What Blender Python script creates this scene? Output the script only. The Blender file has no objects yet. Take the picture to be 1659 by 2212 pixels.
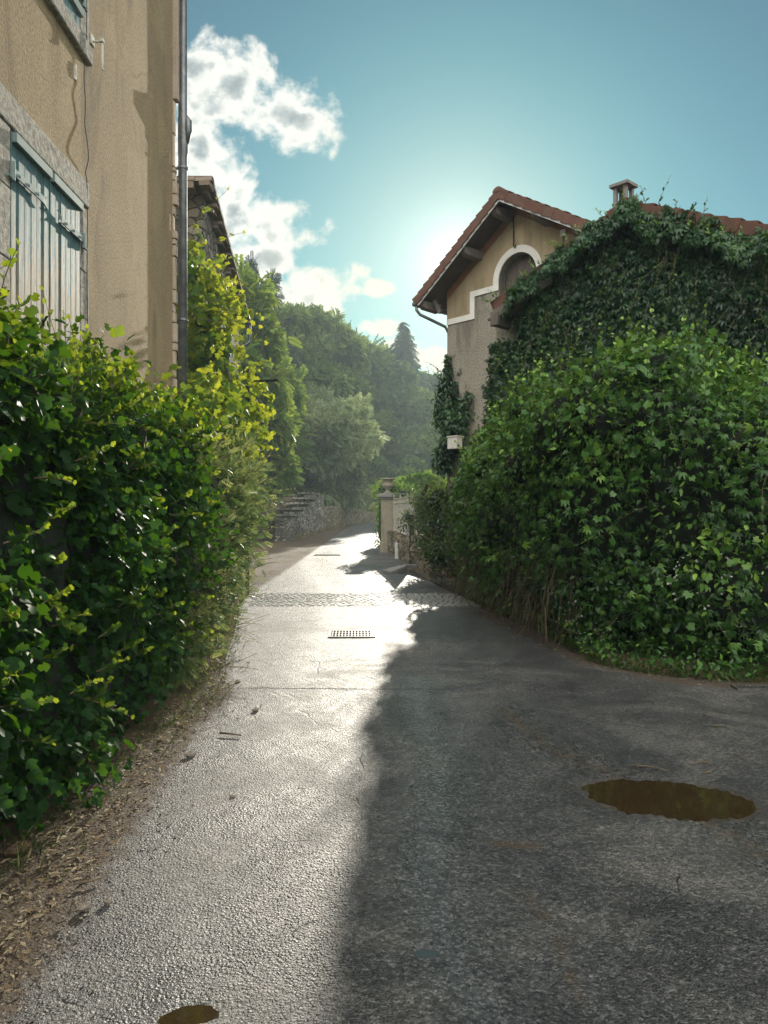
import bpy, math, random
import numpy as np
from mathutils import Vector, Matrix
from mathutils.geometry import tessellate_polygon

SC = bpy.context.scene
COL = SC.collection
R = math.radians

# ------------------------------------------------------------------ camera, sky, sun, exposure
cam_data = bpy.data.cameras.new('camera')
cam = bpy.data.objects.new('camera', cam_data)
COL.objects.link(cam)
cam.location = (0, 0, 1.6)
cam.rotation_euler = (R(90), 0, 0)
cam_data.sensor_fit = 'VERTICAL'
cam_data.sensor_height = 36.0
cam_data.lens = 27.04
cam_data.clip_start = 0.05
cam_data.clip_end = 3000
SC.camera = cam

SUN_AZ, SUN_EL = R(5.9), R(17.8)
CX, CY, F = 829.5, 1106.0, 1661.6        # measured frame of the photograph


def at(u, v, Y):
    return Vector(((u - CX) / F * Y, Y, 1.6 - (v - CY) / F * Y))


SC.view_settings.view_transform = 'Standard'
SC.view_settings.look = 'None'
SC.view_settings.exposure = 0.85
SC.view_settings.gamma = 1.0
SC.render.engine = 'CYCLES'
SC.cycles.use_denoising = True
SC.cycles.denoiser = 'OPENIMAGEDENOISE'
SC.cycles.denoising_prefilter = 'NONE'
SC.cycles.max_bounces = 7
SC.cycles.diffuse_bounces = 3
SC.cycles.glossy_bounces = 3
SC.cycles.transmission_bounces = 4
SC.cycles.volume_bounces = 0
SC.cycles.transparent_max_bounces = 6
SC.cycles.sample_clamp_indirect = 4.0
SC.cycles.sample_clamp_direct = 3.0
SC.cycles.caustics_reflective = False
SC.cycles.caustics_refractive = False


class NT:
    """a small helper round a node tree"""
    def __init__(self, tree, clear=True):
        self.t = tree
        if clear:
            tree.nodes.clear()

    def n(self, typ, ins=None, **props):
        nd = self.t.nodes.new(typ)
        for k, v in props.items():
            setattr(nd, k, v)
        for k, v in (ins or {}).items():
            s = nd.inputs[k]
            if isinstance(v, bpy.types.NodeSocket):
                self.t.links.new(v, s)
            else:
                s.default_value = v
        return nd

    def m(self, op, a, b=None, c=None, clamp=False):
        ins = {0: a}
        if b is not None:
            ins[1] = b
        if c is not None:
            ins[2] = c
        return self.n('ShaderNodeMath', ins, operation=op, use_clamp=clamp).outputs[0]

    def mix(self, fac, a, b, blend='MIX'):
        nd = self.n('ShaderNodeMix', {0: fac, 6: a, 7: b}, data_type='RGBA', blend_type=blend)
        return nd.outputs[2]

    def ramp(self, fac, stops, interp='LINEAR'):
        nd = self.n('ShaderNodeValToRGB', {0: fac})
        cr = nd.color_ramp
        cr.interpolation = interp
        while len(cr.elements) < len(stops):
            cr.elements.new(0.5)
        for e, (p, c) in zip(cr.elements, stops):
            e.position = p
            e.color = c if len(c) == 4 else (*c, 1)
        return nd.outputs[0]

    def smooth(self, x, lo, hi):
        return self.n('ShaderNodeMapRange', {0: x, 1: lo, 2: hi, 3: 0.0, 4: 1.0}, interpolation_type='SMOOTHSTEP').outputs[0]

    def noise(self, vec, scale, detail=4.0, rough=0.55, dist=0.0):
        return self.n('ShaderNodeTexNoise', {'Vector': vec, 'Scale': scale, 'Detail': detail, 'Roughness': rough, 'Distortion': dist}).outputs[0]


def rgb(r, g, b):
    return (r, g, b, 1.0)


world = bpy.data.worlds.new('World')
SC.world = world
world.use_nodes = True
w = NT(world.node_tree)
SKY_STRENGTH = 0.050
sky = w.n('ShaderNodeTexSky', sky_type='NISHITA', sun_disc=False, sun_elevation=SUN_EL, sun_rotation=SUN_AZ,
          altitude=300.0, air_density=1.0, dust_density=1.0, ozone_density=3.0)
gen = w.n('ShaderNodeTexCoord').outputs['Generated']
sep = w.n('ShaderNodeSeparateXYZ', {0: gen})
yy = w.m('MAXIMUM', sep.outputs[1], 0.05)
px = w.m('DIVIDE', sep.outputs[0], yy)
pz = w.m('DIVIDE', sep.outputs[2], yy)
cvec = w.n('ShaderNodeCombineXYZ', {0: px, 1: pz, 2: 0.0}).outputs[0]
sunx, sunz = math.tan(SUN_AZ), math.tan(SUN_EL) / math.cos(SUN_AZ)
sd = w.m('SQRT', w.m('ADD', w.m('POWER', w.m('SUBTRACT', px, sunx), 2.0), w.m('POWER', w.m('SUBTRACT', pz, sunz), 2.0)))
# the photograph's teal grade, in the sky itself
grade = w.mix(w.smooth(sd, 0.35, 0.0), rgb(0.24, 0.64, 0.65), rgb(0.36, 0.56, 0.53))
tint = w.mix(1.0, sky.outputs[0], grade, 'MULTIPLY')
lum = w.m('MULTIPLY', w.n('ShaderNodeRGBToBW', {0: tint}).outputs[0], SKY_STRENGTH)
soft = w.m('DIVIDE', 1.0, w.m('ADD', 1.0, w.m('MULTIPLY', lum, 0.22)))
tint = w.n('ShaderNodeVectorMath', {0: tint, 3: soft}, operation='SCALE').outputs[0]
BLOBS = [  # bearing and height of the clouds as slopes: x, z, half width, half height
    (-0.215, 0.545, 0.11, 0.060), (-0.145, 0.510, 0.10, 0.048), (-0.245, 0.475, 0.08, 0.05), (-0.31, 0.50, 0.12, 0.10),
    (-0.20, 0.395, 0.065, 0.060), (-0.135, 0.378, 0.055, 0.038), (-0.175, 0.325, 0.055, 0.028),
    (-0.26, 0.37, 0.07, 0.09), (-0.17, 0.275, 0.07, 0.035), (-0.22, 0.44, 0.05, 0.04),
    (-0.070, 0.295, 0.060, 0.030), (-0.095, 0.275, 0.05, 0.022), (-0.02, 0.292, 0.035, 0.014),
    (-0.005, 0.240, 0.03, 0.014), (0.035, 0.205, 0.05, 0.026), (0.07, 0.19, 0.03, 0.028),
    (-0.42, 0.62, 0.16, 0.05), (-0.6, 0.38, 0.15, 0.06),
]
mask = None
for (bx, bz, rx, rz) in BLOBS:
    dx = w.m('DIVIDE', w.m('SUBTRACT', px, bx), rx)
    dz = w.m('DIVIDE', w.m('SUBTRACT', pz, bz), rz)
    d2 = w.m('ADD', w.m('MULTIPLY', dx, dx), w.m('MULTIPLY', dz, dz))
    e = w.m('SUBTRACT', 0.95, w.m('MULTIPLY', d2, 0.55))
    mask = e if mask is None else w.n('ShaderNodeMath', {0: mask, 1: e, 2: 0.10}, operation='SMOOTH_MAX').outputs[0]
mask = w.m('MAXIMUM', mask, -0.5)
big = w.noise(cvec, 11.0, 10.0, 0.58, 0.12)
dens = w.m('ADD', mask, w.m('MULTIPLY', w.m('SUBTRACT', big, 0.5), 4.3))
cover = w.smooth(dens, 0.30, 0.85)
fine = w.noise(cvec, 22.0, 8.0, 0.55, 0.1)
thick = w.smooth(w.m('ADD', dens, w.m('MULTIPLY', w.m('SUBTRACT', fine, 0.5), 1.5)), 0.65, 1.75)
ccol = w.ramp(thick, [(0.0, (0.62, 0.61, 0.56)), (0.30, (0.56, 0.56, 0.52)), (0.65, (0.34, 0.365, 0.36)), (1.0, (0.20, 0.23, 0.235))])
# clouds nearer the low sun are warmer and brighter
near_sun = w.smooth(sd, 0.32, 0.05)
aur = w.m('ADD', w.m('MULTIPLY', w.m('EXPONENT', w.m('DIVIDE', sd, -0.040)), 0.65), w.m('MULTIPLY', w.m('EXPONENT', w.m('DIVIDE', sd, -0.20)), 0.09))
aur = w.m('MULTIPLY', aur, w.m('DIVIDE', w.smooth(sep.outputs[1], 0.0, 0.3), SKY_STRENGTH))
aurc = w.n('ShaderNodeVectorMath', {0: (1.0, 0.95, 0.84), 3: aur}, operation='SCALE').outputs[0]
tint = w.mix(1.0, tint, aurc, 'ADD')
ccol = w.mix(near_sun, ccol, rgb(0.66, 0.60, 0.47))
ccol = w.mix(1.0, ccol, rgb(1.0 / SKY_STRENGTH, 1.0 / SKY_STRENGTH, 1.0 / SKY_STRENGTH), 'MULTIPLY')
front = w.smooth(sep.outputs[1], 0.05, 0.2)
skycol = w.mix(w.m('MULTIPLY', w.m('MULTIPLY', cover, front), 0.95), tint, ccol)
# bright broken cloud added to the unseen sky behind and overhead as fill light
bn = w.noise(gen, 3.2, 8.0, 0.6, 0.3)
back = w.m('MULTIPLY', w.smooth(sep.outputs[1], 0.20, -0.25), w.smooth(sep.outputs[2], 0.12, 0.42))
fill_cov = w.m('MULTIPLY', back, w.smooth(bn, 0.40, 0.52))
FILL_CLOUD = 2.7 / SKY_STRENGTH
skycol = w.mix(fill_cov, skycol, rgb(FILL_CLOUD, 0.97 * FILL_CLOUD, 0.90 * FILL_CLOUD))
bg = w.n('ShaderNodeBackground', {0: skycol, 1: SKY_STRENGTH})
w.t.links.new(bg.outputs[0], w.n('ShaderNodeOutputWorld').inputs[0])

sun_l = bpy.data.lights.new('sun', 'SUN')
sun_l.energy = 3.3
sun_l.angle = R(0.5)
sun_l.color = (1.0, 0.92, 0.78)
sun_o = bpy.data.objects.new('sun', sun_l)
COL.objects.link(sun_o)
SDIR = Vector((math.sin(SUN_AZ) * math.cos(SUN_EL), math.cos(SUN_AZ) * math.cos(SUN_EL), math.sin(SUN_EL)))
sun_o.rotation_euler = SDIR.to_track_quat('Z', 'Y').to_euler()
sun_o.location = (0, 0, 40)

# ------------------------------------------------------------------ helpers


class MB:
    """collects shapes and links them as one mesh object"""
    def __init__(self):
        self.v, self.f = [], []

    def add(self, vs, fs):
        o = len(self.v)
        self.v += [tuple(p) for p in vs]
        self.f += [tuple(i + o for i in f) for f in fs]
        return self

    def box(self, lo, hi, M=None, jit=0.0, rng=random):
        (x0, y0, z0), (x1, y1, z1) = lo, hi
        vs = [Vector(p) for p in ((x0, y0, z0), (x1, y0, z0), (x1, y1, z0), (x0, y1, z0), (x0, y0, z1), (x1, y0, z1), (x1, y1, z1), (x0, y1, z1))]
        if jit:
            vs = [p + Vector((rng.uniform(-jit, jit), rng.uniform(-jit, jit), rng.uniform(-jit, jit))) for p in vs]
        if M is not None:
            vs = [M @ p for p in vs]
        return self.add(vs, [(3, 2, 1, 0), (4, 5, 6, 7), (0, 1, 5, 4), (1, 2, 6, 5), (2, 3, 7, 6), (3, 0, 4, 7)])

    def beam(self, a, b, wx, wz, up=Vector((0, 0, 1))):
        a, b = Vector(a), Vector(b)
        d = (b - a).normalized()
        s = d.cross(up).normalized()
        t = s.cross(d)
        vs = []
        for p in (a, b):
            for (i, j) in ((-1, -1), (1, -1), (1, 1), (-1, 1)):
                vs.append(p + s * (i * wx / 2) + t * (j * wz / 2))
        return self.add(vs, [(0, 1, 2, 3), (7, 6, 5, 4), (0, 4, 5, 1), (1, 5, 6, 2), (2, 6, 7, 3), (3, 7, 4, 0)])

    def tube(self, pts, rad, n=8, cap=True):
        pts = [Vector(p) for p in pts]
        if not isinstance(rad, (list, tuple)):
            rad = [rad] * len(pts)
        vs, fs = [], []
        prev = None
        for i, p in enumerate(pts):
            d = (pts[min(i + 1, len(pts) - 1)] - pts[max(i - 1, 0)])
            d = d.normalized() if d.length > 1e-9 else Vector((0, 0, 1))
            ref = prev if prev is not None else (Vector((0, 0, 1)) if abs(d.z) < 0.9 else Vector((1, 0, 0)))
            s = (ref - d * ref.dot(d))
            if s.length < 1e-6:
                s = Vector((0, 1, 0)).cross(d)
            s.normalize()
            prev = s
            t = d.cross(s)
            for k in range(n):
                a = 2 * math.pi * k / n
                vs.append(p + (s * math.cos(a) + t * math.sin(a)) * rad[i])
        for i in range(len(pts) - 1):
            for k in range(n):
                k2 = (k + 1) % n
                fs.append((i * n + k, i * n + k2, (i + 1) * n + k2, (i + 1) * n + k))
        if cap:
            fs.append(tuple(range(n - 1, -1, -1)))
            fs.append(tuple((len(pts) - 1) * n + k for k in range(n)))
        return self.add(vs, fs)

    def lathe(self, prof, c, n=20):
        vs, fs = [], []
        for (r, z) in prof:
            for k in range(n):
                a = 2 * math.pi * k / n
                vs.append((c[0] + r * math.cos(a), c[1] + r * math.sin(a), c[2] + z))
        for i in range(len(prof) - 1):
            for k in range(n):
                k2 = (k + 1) % n
                fs.append((i * n + k, i * n + k2, (i + 1) * n + k2, (i + 1) * n + k))
        fs.append(tuple(range(n - 1, -1, -1)))
        fs.append(tuple((len(prof) - 1) * n + k for k in range(n)))
        return self.add(vs, fs)

    def prism(self, outer, w0, w1, holes=(), plane='xz'):
        """a polygon in x,z (holes allowed) pushed from y=w0 to y=w1; or in y,z pushed along x"""
        loops = [list(outer)] + [list(h) for h in holes]
        tris = tessellate_polygon([[Vector((a, b, 0)) for a, b in lp] for lp in loops])
        flat = [p for lp in loops for p in lp]
        P = (lambda a, b, c: (a, c, b)) if plane == 'xz' else (lambda a, b, c: (c, a, b))
        n = len(flat)
        vs = [P(a, b, w0) for a, b in flat] + [P(a, b, w1) for a, b in flat]
        fs = [tuple(t) for t in tris] + [tuple(i + n for i in reversed(t)) for t in tris]
        o = 0
        for lp in loops:
            m = len(lp)
            for i in range(m):
                j = (i + 1) % m
                fs.append((o + i, o + j, n + o + j, n + o + i))
            o += m
        return self.add(vs, fs)

    def build(self, name, mat, parent=None, smooth=False, recalc=True, bevel=0.0):
        me = bpy.data.meshes.new(name)
        me.from_pydata(self.v, [], self.f)
        if recalc:
            import bmesh
            bm = bmesh.new()
            bm.from_mesh(me)
            bmesh.ops.recalc_face_normals(bm, faces=bm.faces)
            bm.to_mesh(me)
            bm.free()
        if smooth:
            me.polygons.foreach_set('use_smooth', [True] * len(me.polygons))
        me.materials.append(mat)
        o = bpy.data.objects.new(name, me)
        COL.objects.link(o)
        if parent is not None:
            o.parent = parent
        if bevel:
            b = o.modifiers.new('edge', 'BEVEL')
            b.width = bevel
            b.segments = 2
            b.limit_method = 'ANGLE'
        return o


def tag(o, label=None, cat=None, group=None, kind=None):
    if label:
        o['label'] = label
    if cat:
        o['category'] = cat
    if group:
        o['group'] = group
    if kind:
        o['kind'] = kind
    return o


def thing(name, label, cat, loc=(0, 0, 0), rz=0.0, group=None):
    o = bpy.data.objects.new(name, None)
    COL.objects.link(o)
    o.empty_display_size = 0.2
    o.location = loc
    o.rotation_euler = (0, 0, rz)
    return tag(o, label, cat, group)


def copy_tree(o, parent=None):
    c = o.copy()
    COL.objects.link(c)
    c.parent = parent
    for ch in list(o.children):
        copy_tree(ch, c)
    return c


def gz(y):
    """height of the lane, which climbs gently away from the camera"""
    y = np.asarray(y, dtype=float)
    t = np.clip(y - 14.0, 0, None)
    return 0.0135 * t * t / (t + 3.0) * np.where(y > 90, 1.0, 1.0)


def G(y):
    return float(gz(y))


# ------------------------------------------------------------------ materials
MATS = {}


def mat_base(name):
    m = bpy.data.materials.new(name)
    m.use_nodes = True
    nt = NT(m.node_tree)
    out = nt.n('ShaderNodeOutputMaterial')
    tc = nt.n('ShaderNodeTexCoord')
    MATS[name] = m
    return m, nt, out, tc.outputs['Object']


def principled(nt, out, base, rough=0.8, bump=None, bdist=0.01, bstr=1.0, metallic=0.0, spec=0.5, **kw):
    ins = {'Base Color': base, 'Roughness': rough, 'Metallic': metallic, 'Specular IOR Level': spec}
    if bump is not None:
        b = nt.n('ShaderNodeBump', {'Height': bump, 'Strength': bstr, 'Distance': bdist})
        ins['Normal'] = b.outputs[0]
    ins.update(kw)
    p = nt.n('ShaderNodeBsdfPrincipled', ins)
    nt.t.links.new(p.outputs[0], out.inputs[0])
    return p


def mat_rough(name, c0, c1, scale=3.0, grain=120.0, bdist=0.006, rough=0.9, stain=None, spec=0.3, bstr=1.0, graincol=0.25, patch=0.0):
    """render, stone or plaster: two tones in patches, a grain and an even bump"""
    m, nt, out, oc = mat_base(name)
    n1 = nt.noise(oc, scale, 6, 0.6, 0.4)
    n2 = nt.noise(oc, grain, 5, 0.65)
    col = nt.ramp(n1, [(0.3, c0), (0.7, c1)])
    col = nt.mix(graincol, col, nt.ramp(n2, [(0.35, tuple(x * 0.45 for x in c0)), (0.65, tuple(min(1, x * 1.5) for x in c1))]))
    if patch:
        npz = nt.noise(oc, 0.8, 5, 0.5, 0.5)
        col = nt.mix(nt.m('MULTIPLY', nt.smooth(npz, 0.565, 0.58), patch), col, rgb(*[min(1, x * 1.35) for x in c1]))
        hair = nt.n('ShaderNodeTexVoronoi', {'Vector': nt.mix(0.3, oc, nt.n('ShaderNodeTexNoise', {'Vector': oc, 'Scale': 2.0, 'Detail': 7.0}).outputs[1], 'ADD'), 'Scale': 0.45}, feature='DISTANCE_TO_EDGE')
        col = nt.mix(nt.m('MULTIPLY', nt.m('MULTIPLY', nt.smooth(hair.outputs['Distance'], 0.006, 0.0015), nt.smooth(n1, 0.45, 0.6)), 0.28), col, rgb(*[x * .3 for x in c0]))
    if stain:
        n3 = nt.noise(nt.n('ShaderNodeMapping', {0: oc, 3: (1.2, 1.2, 0.25)}).outputs[0], 1.6, 6, 0.6, 1.0)
        col = nt.mix(nt.m('MULTIPLY', nt.smooth(n3, 0.48, 0.70), 0.75), col, rgb(*stain))
    principled(nt, out, col, rough, n2, bdist, bstr, spec=spec)
    return m


def mat_stone(name, c0, c1, scale=5.0, joint=(0.06, 0.055, 0.045), bdist=0.03, moss=None):
    m, nt, out, oc = mat_base(name)
    wob = nt.mix(0.12, oc, nt.n('ShaderNodeTexNoise', {'Vector': oc, 'Scale': 4.0}).outputs[1], 'ADD')
    mp = nt.n('ShaderNodeMapping', {0: wob, 3: (1.0, 1.0, 1.7)}).outputs[0]
    v1 = nt.n('ShaderNodeTexVoronoi', {'Vector': mp, 'Scale': scale})
    v2 = nt.n('ShaderNodeTexVoronoi', {'Vector': mp, 'Scale': scale}, feature='DISTANCE_TO_EDGE')
    n2 = nt.noise(oc, 45, 6, 0.65)
    sepc = nt.n('ShaderNodeSeparateColor', {0: v1.outputs['Color']})
    col = nt.ramp(nt.m('ADD', nt.m('MULTIPLY', sepc.outputs[0], 0.6), nt.m('MULTIPLY', n2, 0.5)), [(0.25, c0), (0.85, c1)])
    e = nt.smooth(v2.outputs['Distance'], 0.015, 0.09)
    col = nt.mix(e, rgb(*joint), col)
    if moss:
        col = nt.mix(nt.m('MULTIPLY', nt.smooth(nt.noise(oc, 2.2, 6, 0.65), 0.5, 0.66), 0.85), col, rgb(*moss))
    h = nt.m('ADD', nt.m('MULTIPLY', e, 0.8), nt.m('MULTIPLY', n2, 0.4))
    principled(nt, out, col, 0.9, h, bdist, 1.0, spec=0.25)
    return m


def mat_wood(name, c0, c1, axis_scale=(30, 30, 1.5), bdist=0.006, rough=0.8):
    m, nt, out, oc = mat_base(name)
    mp = nt.n('ShaderNodeMapping', {0: oc, 3: axis_scale}).outputs[0]
    n1 = nt.noise(mp, 1.0, 8, 0.65, 1.2)
    n2 = nt.noise(oc, 3.0, 4)
    col = nt.ramp(nt.m('ADD', nt.m('MULTIPLY', n1, 0.8), nt.m('MULTIPLY', n2, 0.2)), [(0.3, c0), (0.68, c1)])
    principled(nt, out, col, rough, n1, bdist, 0.8, spec=0.3)
    return m


def mat_plain(name, c, rough=0.5, metallic=0.0, var=0.25, scale=12.0, bdist=0.002):
    m, nt, out, oc = mat_base(name)
    n1 = nt.noise(oc, scale, 6, 0.6, 0.3)
    col = nt.mix(nt.smooth(n1, 0.3, 0.75), rgb(*[x * (1 - var) for x in c]), rgb(*[min(1, x * (1 + var)) for x in c]))
    principled(nt, out, col, nt.m('ADD', rough - 0.1, nt.m('MULTIPLY', n1, 0.25)), n1, bdist, 0.6, metallic)
    return m


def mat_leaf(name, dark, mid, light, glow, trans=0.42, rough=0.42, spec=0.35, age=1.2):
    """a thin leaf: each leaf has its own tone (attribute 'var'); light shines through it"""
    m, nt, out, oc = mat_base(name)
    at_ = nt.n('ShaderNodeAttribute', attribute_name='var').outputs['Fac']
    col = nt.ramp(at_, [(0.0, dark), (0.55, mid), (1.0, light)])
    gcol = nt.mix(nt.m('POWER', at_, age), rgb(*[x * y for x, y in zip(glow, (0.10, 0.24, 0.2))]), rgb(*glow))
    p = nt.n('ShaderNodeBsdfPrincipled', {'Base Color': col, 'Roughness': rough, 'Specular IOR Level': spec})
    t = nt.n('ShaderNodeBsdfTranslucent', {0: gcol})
    mx = nt.n('ShaderNodeMixShader', {0: trans, 1: p.outputs[0], 2: t.outputs[0]})
    nt.t.links.new(mx.outputs[0], out.inputs[0])
    return m


mat_rough('tan_render', (0.265, 0.195, 0.108), (0.375, 0.285, 0.165), 1.1, 42.0, 0.014, 0.92, stain=(0.165, 0.122, 0.07), graincol=0.42, patch=0.22)
mat_rough('quoin_render', (0.42, 0.33, 0.26), (0.56, 0.45, 0.36), 6.0, 70.0, 0.008)
mat_rough('pale_limestone', (0.23, 0.215, 0.185), (0.44, 0.405, 0.34), 11.0, 26.0, 0.022, graincol=0.5)
mat_rough('roughcast', (0.20, 0.18, 0.14), (0.33, 0.30, 0.245), 1.6, 26.0, 0.03, 0.95, stain=(0.12, 0.11, 0.085), graincol=0.55, patch=0.25)
mat_rough('ochre_plaster', (0.33, 0.26, 0.155), (0.42, 0.335, 0.21), 1.0, 60.0, 0.004, stain=(0.23, 0.175, 0.11), graincol=0.14, patch=0.2)
mat_rough('white_lime', (0.66, 0.64, 0.58), (0.80, 0.78, 0.72), 3.0, 50.0, 0.003, graincol=0.08)
mat_rough('russet_frieze', (0.22, 0.105, 0.055), (0.30, 0.15, 0.08), 3.0, 60.0, 0.003, graincol=0.12)
mat_rough('pillar_stone', (0.20, 0.175, 0.13), (0.32, 0.28, 0.21), 4.0, 45.0, 0.008, stain=(0.08, 0.07, 0.045))
mat_rough('concrete', (0.16, 0.155, 0.14), (0.26, 0.25, 0.23), 5.0, 60.0, 0.004, stain=(0.12, 0.115, 0.10))
mat_stone('rubble_stone', (0.13, 0.115, 0.095), (0.34, 0.31, 0.26), 4.0)
mat_stone('mossy_stone', (0.12, 0.10, 0.07), (0.34, 0.28, 0.19), 3.2, moss=(0.05, 0.055, 0.018))
mat_stone('dry_stone', (0.14, 0.13, 0.11), (0.42, 0.40, 0.35), 4.5, bdist=0.05, moss=(0.07, 0.075, 0.04))
mat_wood('grey_wood', (0.085, 0.072, 0.06), (0.24, 0.21, 0.175))
mat_wood('soffit_wood', (0.06, 0.045, 0.035), (0.15, 0.115, 0.085), (1.5, 1.5, 1.5))
mat_wood('door_wood', (0.055, 0.040, 0.036), (0.15, 0.115, 0.10), (22, 22, 1.2))
mat_wood('dark_post', (0.018, 0.014, 0.011), (0.06, 0.048, 0.036))
mat_wood('bark', (0.05, 0.04, 0.03), (0.15, 0.125, 0.095), (16, 16, 2.0), 0.02, 0.95)
mat_wood('twig', (0.09, 0.07, 0.045), (0.22, 0.17, 0.11), (40, 40, 40), 0.003, 0.9)
mat_plain('zinc', (0.17, 0.18, 0.185), 0.42, 0.75, 0.35, 6.0)
mat_plain('dark_iron', (0.035, 0.032, 0.03), 0.55, 0.6, 0.4, 20.0)
mat_plain('worn_iron', (0.22, 0.21, 0.20), 0.45, 0.8, 0.3, 20.0)
m_, nt_, out_, oc_ = mat_base('shade_black')
principled(nt_, out_, rgb(.004, .004, .004), 1.0, spec=0.0)
mat_plain('paint_green_grey', (0.20, 0.265, 0.25), 0.7, 0.0, 0.12, 14.0)
mat_plain('white_trim', (0.62, 0.62, 0.60), 0.6, 0.0, 0.12, 8.0)
mat_plain('gate_paint', (0.40, 0.38, 0.31), 0.7, 0.0, 0.35, 7.0)
mat_plain('cream_plastic', (0.58, 0.56, 0.49), 0.5, 0.0, 0.1, 8.0)
mat_plain('cable_black', (0.03, 0.027, 0.025), 0.6)
mat_plain('petal_white', (0.80, 0.80, 0.74), 0.6, 0.0, 0.06)
mat_rough('terracotta', (0.085, 0.042, 0.031), (0.17, 0.085, 0.06), 4.0, 55.0, 0.006, 0.88, stain=(0.12, 0.075, 0.055), graincol=0.2)
mat_rough('old_tile', (0.16, 0.125, 0.10), (0.30, 0.24, 0.19), 5.0, 55.0, 0.006, 0.88, graincol=0.2)
mat_rough('stone_litter', (0.16, 0.13, 0.10), (0.36, 0.31, 0.25), 9.0, 60.0, 0.006)
mat_rough('dry_leaf', (0.08, 0.05, 0.026), (0.25, 0.18, 0.10), 30.0, 90.0, 0.002, 0.8)
mat_rough('straw', (0.16, 0.12, 0.065), (0.36, 0.29, 0.18), 30.0, 90.0, 0.002, 0.8)
mat_rough('cobble_stone', (0.14, 0.135, 0.125), (0.34, 0.33, 0.30), 7.0, 60.0, 0.004, 0.36, spec=0.6)
mat_rough('soil', (0.075, 0.05, 0.028), (0.16, 0.11, 0.065), 5.0, 60.0, 0.02, 0.95, graincol=0.35)
mat_rough('hill_soil', (0.03, 0.04, 0.014), (0.06, 0.075, 0.026), 0.4, 6.0, 0.05, 0.95)

LEAFS = {
    'viburnum_leaf': ((0.011, 0.038, 0.011), (0.024, 0.078, 0.017), (0.09, 0.20, 0.028), (0.66, 0.74, 0.04), 0.40, 0.50, 0.13, 2.9),
    'vine_leaf': ((0.025, 0.065, 0.014), (0.06, 0.14, 0.022), (0.17, 0.25, 0.03), (0.80, 0.80, 0.05), 0.48, 0.5, 0.18, 1.7),
    'fine_leaf': ((0.03, 0.062, 0.02), (0.07, 0.12, 0.038), (0.20, 0.235, 0.085), (0.80, 0.80, 0.26), 0.42, 0.45, 0.3, 1.6),
    'ivy_leaf': ((0.010, 0.036, 0.013), (0.024, 0.078, 0.021), (0.075, 0.165, 0.034), (0.16, 0.26, 0.03), 0.20, 0.36, 0.45, 1.2),
    'creeper_leaf': ((0.020, 0.062, 0.012), (0.060, 0.165, 0.022), (0.27, 0.45, 0.06), (0.26, 0.40, 0.05), 0.24, 0.38, 0.4, 1.2),
    'jasmine_leaf': ((0.012, 0.036, 0.012), (0.025, 0.068, 0.02), (0.06, 0.12, 0.035), (0.12, 0.2, 0.03), 0.2, 0.4, 0.4, 1.2),
    'robinia_leaf': ((0.032, 0.072, 0.016), (0.075, 0.15, 0.028), (0.17, 0.27, 0.05), (0.62, 0.70, 0.09), 0.42, 0.5, 0.3, 1.0),
    'oak_leaf': ((0.045, 0.085, 0.024), (0.085, 0.145, 0.036), (0.16, 0.23, 0.055), (0.46, 0.54, 0.10), 0.38, 0.5, 0.3, 1.0),
    'silver_leaf': ((0.07, 0.115, 0.05), (0.17, 0.23, 0.11), (0.36, 0.42, 0.23), (0.80, 0.86, 0.36), 0.42, 0.42, 0.45, 1.0),
    'conifer_leaf': ((0.016, 0.036, 0.02), (0.032, 0.06, 0.034), (0.06, 0.095, 0.05), (0.05, 0.08, 0.03), 0.15, 0.5, 0.3, 1.0),
    'rose_leaf': ((0.016, 0.042, 0.013), (0.034, 0.08, 0.02), (0.11, 0.17, 0.04), (0.36, 0.42, 0.07), 0.32, 0.36, 0.5, 1.5),
    'lime_leaf': ((0.05, 0.11, 0.02), (0.10, 0.20, 0.035), (0.20, 0.31, 0.05), (0.50, 0.68, 0.09), 0.42, 0.45, 0.3, .8),
    'grass_blade': ((0.025, 0.05, 0.012), (0.05, 0.095, 0.02), (0.12, 0.14, 0.045), (0.25, 0.26, 0.06), 0.3, 0.5, 0.3, 1.0),
    'dry_grass': ((0.10, 0.085, 0.042), (0.20, 0.165, 0.085), (0.33, 0.27, 0.15), (0.30, 0.24, 0.10), 0.3, 0.6, 0.2, 1.0),
}
for k_, v_ in LEAFS.items():
    mat_leaf(k_, *v_)
mat_plain('core_shade', (0.010, 0.015, 0.007), 0.95, 0.0, 0.4, 9.0, 0.02)  # near-black tone stands for the deep shade inside the foliage


def peeling_paint():
    """grey-green shutter boards, the paint worn off in upright flakes down to pale wood"""
    m, nt, out, oc = mat_base('peeling_paint')
    mp = nt.n('ShaderNodeMapping', {0: oc, 3: (30, 30, 2.2)}).outputs[0]
    n1 = nt.noise(mp, 1.0, 8, 0.7, 0.6)
    sepz = nt.n('ShaderNodeSeparateXYZ', {0: oc})
    worn = nt.m('ADD', n1, nt.m('MULTIPLY', nt.smooth(sepz.outputs[2], 4.1, 2.9), 0.26))
    f = nt.smooth(worn, 0.655, 0.70)
    wood = nt.ramp(nt.noise(mp, 2.3, 6, 0.7), [(0.3, (0.17, 0.135, 0.095)), (0.7, (0.40, 0.34, 0.255))])
    paint = nt.ramp(nt.noise(oc, 9, 5, 0.6), [(0.3, (0.065, 0.135, 0.14)), (0.7, (0.135, 0.22, 0.22))])
    col = nt.mix(f, paint, wood)
    principled(nt, out, col, 0.6, nt.m('SUBTRACT', n1, nt.m('MULTIPLY', f, 0.4)), 0.004, 0.9, spec=0.06)
    return m


peeling_paint()


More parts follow.
